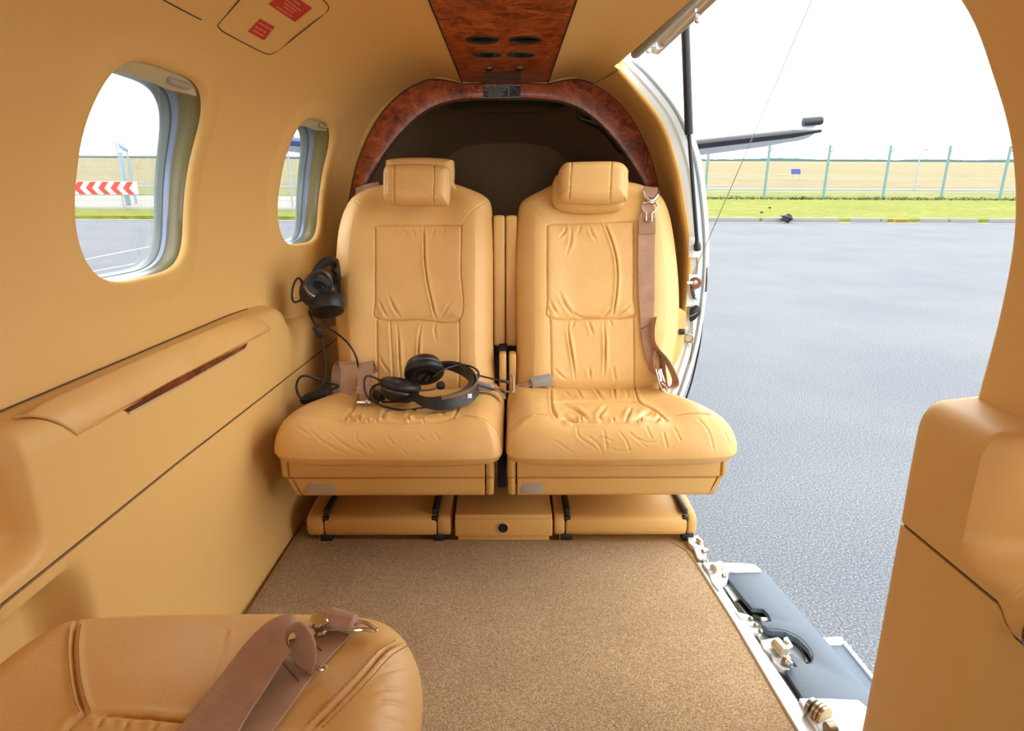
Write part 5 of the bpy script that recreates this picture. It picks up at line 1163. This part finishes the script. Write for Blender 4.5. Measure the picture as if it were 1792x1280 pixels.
for t in (.36, .52, .68):
    m = MB(); m.lathe(a+d*t, d, [(.012, 0), (.018, .001), (.018, .006), (.012, .007)], 22); m.build('spring_coil', M['brass'], air)
lug([(1424, 1258), (1452, 1256), (1466, 1268), (1464, 1290), (1440, 1290), (1432, 1276)], .012, .03)
pin(1446, 1278, .02, 1462, 1276, .012, 'bronze', 'bolt')
# ================================================================== OUTSIDE (ground frame tilted: the aircraft sits slightly nose up)
GT = math.radians(3.1); GH = 2.0
GM = Matrix.Translation((0, 0, .87)) @ Matrix.Rotation(GT, 4, 'X') @ Matrix.Rotation(math.radians(.25), 4, 'Y') @ Matrix.Translation((0, 0, -GH))
GMI = GM.inverted()
def gray(x, y): 
    o = GMI @ Vector(CAM); d = GMI.to_3x3() @ Vector(ray(x, y)); return o, d
def gnd(x, y, z=0.): o, d = gray(x, y); t = (z-o.z)/d.z; return o+d*t
def gat(x, y, gy): o, d = gray(x, y); t = (gy-o.y)/d.y; return o+d*t
def gx_at(x, y, gx): o, d = gray(x, y); t = (gx-o.x)/d.x; return o+d*t
def gbuild(mb, name, mat, parent=None, **kw):
    o = mb.build(name, mat, parent, **kw)
    if parent is None: o.matrix_world = GM
    return o
def gthing(name, loc, label, cat, group=None):
    o = thing(name, loc, label, cat, group); o.matrix_world = GM @ Matrix.Translation(loc); o['gl'] = 0; del o['gl']; return o
def gpart(mb, name, mat, par, loc):
    """part of a ground-frame thing: vertices are in ground coordinates"""
    mb.v = [tuple(np.asarray(v)-np.asarray(loc, float)) for v in mb.v]; o = mb.build(name, mat, None); o.parent = par; return o
def asphalt():
    t = NT('apron_asphalt'); v = t.coord(); a = t.noise(v, 90, 5, .75); b = t.noise(v, .6, 5); c = t.voro(v, 130)
    col = t.ramp(a, [(.30, srgb(62, 65, 69)), (.52, srgb(103, 107, 111)), (.70, srgb(162, 164, 166))]); patch = t.ramp(b, [(.35, (.86, .87, .9, 1)), (.65, (1, 1, 1, 1))])
    mx = t.n('ShaderNodeMixRGB'); mx.blend_type = 'MULTIPLY'; mx.inputs['Fac'].default_value = 1; t.l(col, mx.inputs[1]); t.l(patch, mx.inputs[2]); t.l(mx.outputs[0], t.b.inputs['Base Color'])
    t.l(t.bump(c, .35, .004), t.b.inputs['Normal']); t.set(Roughness=.9, Specular_IOR_Level=.15); return t.m
def grass(name, c1, c2, c3, sc):
    t = NT(name); v = t.coord((1, 2.2, 1)); a = t.noise(v, sc, 6, .7); b = t.noise(v, sc*.08, 4)
    col = t.ramp(a, [(.3, c1), (.5, c2), (.72, c3)]); p2 = t.ramp(b, [(.35, (.85, .9, .85, 1)), (.65, (1, 1, 1, 1))])
    mx = t.n('ShaderNodeMixRGB'); mx.blend_type = 'MULTIPLY'; mx.inputs['Fac'].default_value = 1; t.l(col, mx.inputs[1]); t.l(p2, mx.inputs[2]); t.l(mx.outputs[0], t.b.inputs['Base Color'])
    t.l(t.bump(a, .5, .03), t.b.inputs['Normal']); t.set(Roughness=.9, Specular_IOR_Level=.1); return t.m
A_ = asphalt(); G1 = grass('verge_grass', srgb(84, 92, 28), srgb(110, 114, 44), srgb(132, 132, 70), 3); G2 = grass('dry_field', srgb(102, 94, 62), srgb(120, 110, 80), srgb(130, 120, 92), .35)
G3 = grass('rough_grass', srgb(84, 92, 46), srgb(108, 110, 64), srgb(128, 124, 82), 1.2)
KY = float(gnd(1500, 390).y)          # kerb line, aft side
KX = float(gnd(200, 393).x)           # the perimeter road runs round; left kerb seen through the windows
def sheet(name, x0, x1, y0, y1, z, mat, n=24):
    m = MB(); m.grid([[V3(x, y, z) for y in np.linspace(y0, y1, n)] for x in np.linspace(x0, x1, n)]); return m
def skirt(m): m.add([V3(-120, KY+.03, 0), V3(120, KY+.03, 0), V3(120, KY+.03, .12), V3(-120, KY+.03, .12)], [(0, 1, 2, 3)]); return m
g = gbuild(sheet('ground', -120, 120, -60, KY, 0, A_), 'ground', A_, smooth=False); g['kind'] = 'structure'; g['label'] = 'grey asphalt apron'
FY = float(gnd(1500, 352).y)
v1 = gbuild(skirt(sheet('verge', -120, 120, KY+.03, FY+3, .12, G1)), 'grass_verge', G1, smooth=False); v1['kind'] = 'structure'; v1['label'] = 'green grass strip between kerb and fence'
RY0, RY1 = float(gnd(1500, 337).y), float(gnd(1500, 332.5).y)
v2 = gbuild(sheet('f', -200, 200, FY, RY0+4, .14, G3), 'field', G3, smooth=False); v2['kind'] = 'structure'; v2['label'] = 'rough grass behind the fence'
rd = simple('pale_gravel_road', srgb(98, 97, 96), .9, var=.05)
v3 = gbuild(sheet('r', -300, 300, RY0, RY1+8, .15, rd), 'road', rd, smooth=False); v3['kind'] = 'structure'; v3['label'] = 'pale gravel track across the field'
v4 = gbuild(sheet('f', -1500, 1500, RY1, 900, .16, G2, 40), 'field', G2, smooth=False); v4['kind'] = 'structure'; v4['label'] = 'dry yellow field out to the horizon'
# far treeline on the horizon
m = MB(); xs = np.linspace(-900, 900, 400); hh = 2.2+1.5*np.abs(np.sin(xs*.013)+.5*np.sin(xs*.05))+RNG.random(400)*.9
m.grid([[V3(x, 880, 0), V3(x, 879, h*.7), V3(x, 881, h), V3(x, 888, h*.9), V3(x, 892, 0)] for x, h in zip(xs, hh)])
tl = gbuild(m, 'treeline', simple('distant_trees', srgb(92, 116, 120), .95)); tag(tl, 'thin bluish line of far trees on the horizon', 'trees', kind='stuff')
# kerb stones
kp = [(1240, 1332), (1336, 1371), (1373, 1470), (1487, 1540), (1541, 1552), (1606, 1655), (1657, 1706), (1722, 1790), (1792, 1860)]
Kc = simple('kerb_concrete', srgb(122, 120, 116), .85, bump=(40, .2, .004))
lab = ['pale concrete kerb stone nearest the aircraft door frame, left end of the row', 'pale kerb stone partly behind the black bundle', 'long pale kerb stone right of the black bundle', 'pale kerb stone just right of the first grassy gap', 'short kerb stone beside the yellow marker block', 'pale kerb stone right of the second grassy gap', 'pale kerb stone left of the third grassy gap', 'last kerb stone at the tan pillar on the right', 'kerb stone hidden behind the right pillar']
for i, (xa, xb) in enumerate(kp[:8]):
    a, b = gnd(xa, 390), gnd(xb, 390); m = MB(); m.box(((a.x+b.x)/2, KY+.08, .075), (b.x-a.x-.02, .16, .15), .015); o = gbuild(m, 'kerb_stone', Kc); tag(o, lab[i], 'kerb', 'kerb stones along the apron edge')
a, b = gnd(1562, 390), gnd(1588, 390); m = MB(); yb = thing('marker_block', (0, 0, 0), 'yellow and black striped marker block set in the kerb line', 'marker'); yb.matrix_world = GM @ Matrix.Translation(((a.x+b.x)/2, KY+.08, 0))
m.box((0, 0, .07), (b.x-a.x, .18, .14), .03); o = m.build('block', simple('weathered_yellow', srgb(150, 118, 40), .7)); o.parent = yb
for z in (.045, .095):
    m = MB(); m.box((0, -.085, z), ((b.x-a.x)*.86, .03, .014), .004); o = m.build('stripe', M['black']); o.parent = yb
# black bundle on the kerb
c = gnd(1358, 386); m = MB(); bmx = bmesh.new(); bmesh.ops.create_icosphere(bmx, subdivisions=4, radius=1)
for v in bmx.verts:
    n_ = math.sin(v.co.x*5+1)*math.cos(v.co.y*4)*.12+math.sin(v.co.z*7+v.co.x*3)*.1; v.co *= 1+n_; v.co.x *= .17+.03*v.co.z; v.co.y *= .15; v.co.z *= .13
m._bm(bmx, (0, 0, .15)); m.tube([V3(-.12, 0, .2), V3(-.22, 0, .23), V3(-.26, 0, .21)], [.02, .012, .004], 8)
o = m.build('black_bundle', M['rubber']); o.matrix_world = GM @ Matrix.Translation((c.x, KY-.17, 0)); tag(o, 'dark crumpled bundle lying on the kerb', 'bundle')
for (x, y) in ((1333, 373), (1347, 365)):
    c = gnd(x, y, .12); m = MB(); m.box((0, 0, .03), (.10, .08, .05), .02, Matrix.Rotation(.6, 3, 'Z')); o = m.build('grass_debris', M['dark']); o.matrix_world = GM @ Matrix.Translation((c.x, c.y, .12)); tag(o, 'small dark scrap on the grass, %s' % ('lower left one nearer the kerb' if y > 370 else 'upper right one nearer the fence'), 'debris')
# fence aft: leaning posts with cranked tops, mesh and wires
fm = simple('green_grey_fence_paint', srgb(92, 122, 122), .5)
PB = [(1233, 346, 1241, 268), (1336.5, 349, 1347.5, 257), (1439.6, 351.5, 1453, 254), (1543, 354, 1560, 254), (1646, 349, 1664, 254), (1748, 352, 1764, 255)]
plab = ['fence post nearest the door frame, below the tail plane', 'fence post left of the blue sign', 'fence post right of the blue sign', 'third tall fence post right of the blue sign', 'fence post just right of the far lamp post', 'fence post at the edge of the tan pillar']
FYp = FY+.1; tops = []
x00 = float(gat(PB[0][0], PB[0][1], FYp).x); pf = gthing('perimeter_fence', (x00, FYp, .1), 'long airfield fence of leaning green grey posts and wires beyond the verge', 'fence')
for i, (xb_, yb_, xt_, yt_) in enumerate(PB+[(1850, 352, 1868, 255), (1952, 352, 1972, 255)]):
    bx = gat(xb_, yb_, FYp).x; hgt = 2.62
    m = MB(); m.tube([V3(bx-x00, 0, 0), V3(bx-x00, 0, hgt)], .07, 8); po = m.build('post', fm); po.parent = pf
    m = MB(); m.tube([V3(bx-x00, 0, hgt-.42), V3(bx-x00+.12, .05, hgt-.30), V3(bx-x00+.24, .1, hgt-.12)], .03, 6); o = m.build('cranked_arm', fm); o.parent = po
    tops.append((bx, hgt))
x0, x1 = tops[0][0]-3, tops[-1][0]+4
wm = simple('fence_wire', srgb(150, 170, 170), .5)
for z in (.35, 1.05, 1.75, 2.1, 2.3, 2.5):
    m = MB(); m.tube([V3(x0-x00, 0, z), V3(x1-x00, 0, z)], .006 if z < 2 else .004, 5); o = m.build('wire_strand', wm); o.parent = pf
m = MB(); th = np.linspace(0, 2*PI*70, 70*9); xx = np.linspace(x0-x00, x1-x00, len(th)); m.tube(np.stack([xx, .22*np.cos(th), 2.52+.22*np.sin(th)], 1), .0035, 4)
o = m.build('razor_wire', simple('razor_wire_metal', srgb(226, 230, 232), .5)); o.parent = pf
# weeds along the fence foot
m = MB()
for k in range(1500):
    x = RNG.uniform(x0, x1); y = FYp-.95+RNG.uniform(-.3, .3); h = RNG.uniform(.05, .22)*(1 if 10 < 1 else 1); dx, dy = RNG.normal(0, .12, 2); w_ = .03
    m.add([V3(x-w_, y, .1), V3(x+w_, y, .1), V3(x+dx+w_*.3, y+dy, .1+h*.7), V3(x+dx*1.6, y+dy*1.5, .1+h)], [(0, 1, 2, 3)])
wd = gbuild(m, 'fence_weeds', simple('weed_green', srgb(72, 88, 34), .9, var=.2), merge=0); tag(wd, 'tufts of green weeds along the foot of the fence', 'weeds', kind='stuff')
# blue sign, far lamp post
def gquad(pts, gy, th, mat, name, par=None):
    m = MB(); m.prism([tuple(gat(x, y, gy)) for x, y in pts], V3(0, th, 0), .0); return m
SY_ = 62.
sg = thing('field_sign', (0, 0, 0), 'small blue rectangular sign board in the dry field', 'sign'); ctr_ = gat(1393, 300, SY_); sg.matrix_world = GM @ Matrix.Translation((ctr_.x, SY_, 0))
loc = (ctr_.x, SY_, 0)
gpart(gquad([(1385, 296), (1401, 296), (1401, 305), (1385, 305)], SY_, .06, None, ''), 'board', simple('blue_sign', srgb(52, 70, 150), .5), sg, loc)
m = MB(); p = gat(1393, 304, SY_); 
for dx in (-.3, .3): m = MB(); m.tube([V3(p.x+dx, SY_+.03, .1), V3(p.x+dx, SY_+.03, p.z)], .012, 6); gpart(m, 'leg', fm, sg, loc)
LY = 44.; b_ = gat(1597, 344, LY); lp = thing('lamp_post', (0, 0, 0), 'pale grey lamp post behind the fence outside the open door', 'lamp post'); lp.matrix_world = GM @ Matrix.Translation((b_.x, LY, .1)); t_ = gat(1613, 265, LY); hp = t_.z
m = MB(); m.tube([V3(0, 0, 0), V3(0, 0, hp-.1)], [.06, .035], 10); gl_ = simple('pale_galvanised', srgb(130, 140, 148), .5); o = m.build('pole', gl_); o.parent = lp
m = MB(); m.tube([V3(0, 0, hp-.1), V3(.1, 0, hp-.02), V3(.5, 0, hp)], .03, 8); m.box((.42, 0, hp+.02), (.42, .16, .08), .03); o = m.build('lamp_head', gl_); o.parent = lp
# own tail plane, right and left
TW = simple('white_tail_paint', srgb(190, 192, 196), .35); TB = simple('black_deice_boot', srgb(26, 30, 36), .5); TBL = simple('blue_tail_paint', srgb(52, 70, 120), .4)
def tailplane(side):
    YT = 5.3; R_ = thing('tail_plane', (side*1.2, YT, 1.2), ('right tail plane with dark leading edge and balance horn seen through the open door' if side > 0 else 'left tail plane seen as a blue band through the rear cabin window'), 'tail plane', 'tail planes of the aircraft')
    root_, tip = V3(side*.35, YT-.25, 1.135), V3(side*2.43, YT+.12, 1.372)
    def sec(p, ch, th):
        P = []
        for a in np.linspace(0, 2*PI, 28, endpoint=False): 
            xx = (1-math.cos(a))/2; s_ = 1 if a < PI else -1; yt = th*(2.97*math.sqrt(max(xx, 0))-1.26*xx-3.516*xx**2+2.843*xx**3-1.015*xx**4)*.5/.5; P.append(p+V3(0, xx*ch, s_*yt*.5-.085*xx*ch))
        return P
    rows = []
    for t in (0, .3, .6, .85, .95, .985, 1.0):
        ch = (.95-.4*t)*(1 if t < .95 else (.9 if t < .99 else .6)); th = (.115-.03*t)*(1 if t < .95 else (.75 if t < .99 else .15)); rows.append(sec(root_+(tip-root_)*t, ch, th))
    mb = MB(); mb.grid(rows, close_v=True); n = 28; mb.f.append(tuple(6*n+j for j in range(n))); mb.mi.append(0)
    mb.build('wing_surface', TW if side > 0 else TW, R_)
    rows = []
    for t in (-.02, .3, .6, .9, .985, 1.01):
        P = sec(root_+(tip-root_)*t+V3(0, -.012, 0), .95-.4*t, (.128-.03*t)*(1 if t < .98 else .5)); rows.append([P[k] for k in [26, 27]+list(range(0, 6))])
    mb = MB(); mb.grid(rows); mb.build('leading_edge', TB if side > 0 else TBL, R_)
    if side > 0:
        a, b = atY(1404, 214, YT+.3), atY(1439, 211, YT+.3); d = b-a; m = MB(); m.lathe(a, d, [(.022, 0), (.034, .006), (.034, np.linalg.norm(d)-.015), (.028, np.linalg.norm(d)), (.01, np.linalg.norm(d)+.002)], 20); m.build('balance_horn', TB, R_)
        m = MB(); m.box((a+b)/2+V3(0, .12, -.04), (.12, .14, .05), .01); m.build('horn_arm', TW, R_)
tailplane(1); tailplane(-1)
# rear fuselage outside (carries the tail; hides the far side of the tail plane)
m = MB(); rows = []
for Y, k, zc in ((2.36, 1.0, .62), (3.0, .86, .66), (4.0, .60, .78), (5.2, .36, .95), (6.0, .22, 1.08), (6.3, .05, 1.12)):
    rows.append([V3(.60*k*math.sin(a), Y, zc+.70*k*math.cos(a)) for a in np.linspace(0, 2*PI, 40, endpoint=False)])
m.grid(rows, close_v=True); struct('wall_outside', m, TW, 'white outer skin of the rear fuselage')

# ------------------------------------------------------------------ left side, seen through the cabin windows
FL0 = float(gnd(200, 372).y)
xa, xb = float(gnd(60, 372).x), float(gnd(600, 372).x)
pale = simple('pale_dry_ground', srgb(126, 123, 112), .9, var=.06)
o = gbuild(sheet('f', xa-40, -3.0, FL0, FY+2, .125, pale), 'field', pale, smooth=False); o['kind'] = 'structure'; o['label'] = 'pale ground behind the left fence'
m = MB(); m.box(((xa-20-2)/2, FL0, .16), (abs(xa-20+2), .15, .14), .02); o = gbuild(m, 'curb_wall', simple('white_concrete', srgb(150, 150, 148), .8)); o['label'] = 'long white concrete plinth under the left fence'; o['category'] = 'plinth'
lf = thing('mesh_fence', (0, 0, 0), 'pale wire mesh fence seen through the left cabin windows', 'fence'); lf.matrix_world = GM @ Matrix.Translation((0, FL0, 0))
gm = simple('pale_fence_wire', srgb(138, 144, 146), .5)
m = MB(); X0_, X1_ = xa-14, -3.5
for x in np.arange(X0_, X1_, .13): m.add([V3(x-.004, 0, .2), V3(x+.004, 0, .2), V3(x+.004, 0, 2.0), V3(x-.004, 0, 2.0)], [(0, 1, 2, 3)])
for z in np.arange(.25, 2.05, .2): m.add([V3(X0_, .004, z-.004), V3(X1_, .004, z-.004), V3(X1_, .004, z+.004), V3(X0_, .004, z+.004)], [(0, 1, 2, 3)])
o = m.build('mesh_panel', gm, None, merge=0); o.parent = lf
m = MB(); m.tube([V3(X0_, 0, 2.02), V3(X1_, 0, 2.02)], .03, 6); o = m.build('top_rail', gm); o.parent = lf
for k in range(12):
    x = float(gat(218, 340, FL0).x)+(k-7)*3.1
    m = MB(); m.tube([V3(x, 0, 0), V3(x, 0, 2.3), V3(x-.1, 0, 2.55)], .032, 6); o = m.build('post', gm); o.parent = lf
# chevron board in front of the fence
CB = FL0-.25; cb = thing('chevron_board', (0, 0, 0), 'white board with a row of red chevrons pointing left, seen through the near window', 'sign')
c = gat(170, 330, CB); cb.matrix_world = GM @ Matrix.Translation((c.x, CB, 0))
a, b = gat(238, 341, CB), gat(237, 318, CB); h_ = b.z-a.z; xr = a.x-c.x; n_ch = 9; pitch = (gat(238, 330, CB).x-gat(216.5, 330, CB).x)
m = MB(); m.box((xr-pitch*n_ch/2+.05, 0, a.z+h_/2), (pitch*n_ch+.1, .03, h_), .002); o = m.build('board', simple('chevron_white', srgb(190, 190, 190), .5)); o.parent = cb
rdm = simple('chevron_red', srgb(190, 50, 38), .5)
for k in range(n_ch):
    x0 = xr-.02-pitch*(k+1)+pitch*.08; w_ = pitch*.5; d_ = pitch*.42
    m = MB(); z0, zm, z1 = a.z+.01, a.z+h_/2, a.z+h_-.01
    m.prism([V3(x0, -.017, zm), V3(x0+d_, -.017, z0), V3(x0+d_+w_, -.017, z0), V3(x0+w_, -.017, zm), V3(x0+d_+w_, -.017, z1), V3(x0+d_, -.017, z1)], V3(0, -.004, 0)); o = m.build('chevron', rdm, smooth=False); o.parent = cb
for dx in (-pitch*1.2, -pitch*5.5):
    m = MB(); m.tube([V3(xr+dx, .03, .0), V3(xr+dx, .03, a.z+h_)], .03, 6); o = m.build('support', gm); o.parent = cb
# street lamp and dark camera post
LY2 = FL0+3; b_ = gat(222, 292, LY2); t_ = gat(213, 256, LY2)
l2 = thing('street_lamp', (0, 0, 0), 'street lamp with an oval head above the left fence', 'lamp post'); l2.matrix_world = GM @ Matrix.Translation((b_.x+.1, LY2, 0))
m = MB(); m.tube([V3(0.05, 0, 0), V3(-.0, 0, t_.z-.25), V3(-.05, 0, t_.z)], [.05, .035, .03], 8); o = m.build('pole', simple('slate_grey_paint', srgb(120, 140, 160), .5)); o.parent = l2
bm = bmesh.new(); bmesh.ops.create_uvsphere(bm, u_segments=18, v_segments=10, radius=1); bmesh.ops.scale(bm, vec=(.26, .14, .10), verts=bm.verts); bmesh.ops.rotate(bm, matrix=Matrix.Rotation(.75, 3, 'Y'), verts=bm.verts)
m = MB(); m._bm(bm, (-.14, 0, t_.z-.02)); o = m.build('lamp_head', simple('slate_grey_head', srgb(110, 134, 156), .4)); o.parent = l2
pz = gat(211, 266, LY2-1.0); m = MB(); m.box((0, 0, pz.z/2), (.12, .12, pz.z), .02); o = m.build('concrete_post', simple('blue_grey_post', srgb(110, 140, 150), .6)); o.matrix_world = GM @ Matrix.Translation((pz.x, LY2-1.0, 0)); tag(o, 'dark slim post just left of the street lamp pole, behind the chevron board', 'post')
# white marking lines on the apron, left
wl = simple('white_paint_line', srgb(180, 180, 178), .7)
for pts, lb in (([(60, 475), (146, 455), (262, 432)], 'upper thin white line painted on the apron, through the near window'), ([(60, 500), (150, 478), (235, 462)], 'lower thin white line painted on the apron, through the near window')):
    P = [gnd(x, y, .004) for x, y in pts]; m = MB(); m.ribbon([(V3(*p), V3(.5, 1, 0)) for p in P], .06, .006, 4); o = gbuild(m, 'ground_marking', wl); tag(o, lb, 'line marking')
SKY, WSH, EXPO = 4.7, 1.3, 0.0
# ================================================================== LIGHT, CAMERA
w = bpy.data.worlds.new('overcast_sky'); SC.world = w; w.use_nodes = True; nt = w.node_tree; bgn = nt.nodes['Background']
tc = nt.nodes.new('ShaderNodeTexCoord'); sp = nt.nodes.new('ShaderNodeSeparateXYZ'); nt.links.new(tc.outputs['Generated'], sp.inputs[0])
rp = nt.nodes.new('ShaderNodeValToRGB'); rp.color_ramp.elements[0].position = .45; rp.color_ramp.elements[0].color = (.93, .97, 1, 1)
rp.color_ramp.elements[1].position = .75; rp.color_ramp.elements[1].color = (1, 1, 1, 1)
mr = nt.nodes.new('ShaderNodeMapRange'); mr.inputs['From Min'].default_value = -1; nt.links.new(sp.outputs['Z'], mr.inputs['Value']); nt.links.new(mr.outputs[0], rp.inputs[0])
nt.links.new(rp.outputs[0], bgn.inputs['Color']); bgn.inputs['Strength'].default_value = SKY
def area(name, loc, target, size, power, col=(1, .97, .92), shape='RECTANGLE', sy=None):
    l = bpy.data.lights.new(name, 'AREA'); l.energy = power; l.color = col; l.shape = shape; l.size = size; l.size_y = sy or size
    o = bpy.data.objects.new(name, l); COL.objects.link(o); o.location = loc
    d = Vector(target)-Vector(loc); o.rotation_euler = d.to_track_quat('-Z', 'Y').to_euler(); return o
wl_ = area('flight_deck_fill', (0, -.85, .75), (0, 1.5, 1.22), .5, WSH, (1, .98, .95), sy=.45); wl_.data.spread = math.radians(75)  # added fill lamp for flight deck daylight, tilted up to brighten the ceiling
cam = bpy.data.cameras.new('camera'); co = bpy.data.objects.new('camera', cam); COL.objects.link(co); SC.camera = co
cam.sensor_width = 36; cam.sensor_fit = 'HORIZONTAL'; cam.lens = 36*FPX/1792; cam.clip_start = .02; cam.clip_end = 3000
mtx = Matrix((Vector(RT), Vector(UP), Vector(-FW))).transposed().to_4x4(); mtx.translation = Vector(CAM); co.matrix_world = mtx
SC.view_settings.view_transform = 'Standard'; SC.view_settings.look = 'None'; SC.view_settings.gamma = 1; SC.view_settings.use_curve_mapping = False
SC.view_settings.exposure = EXPO
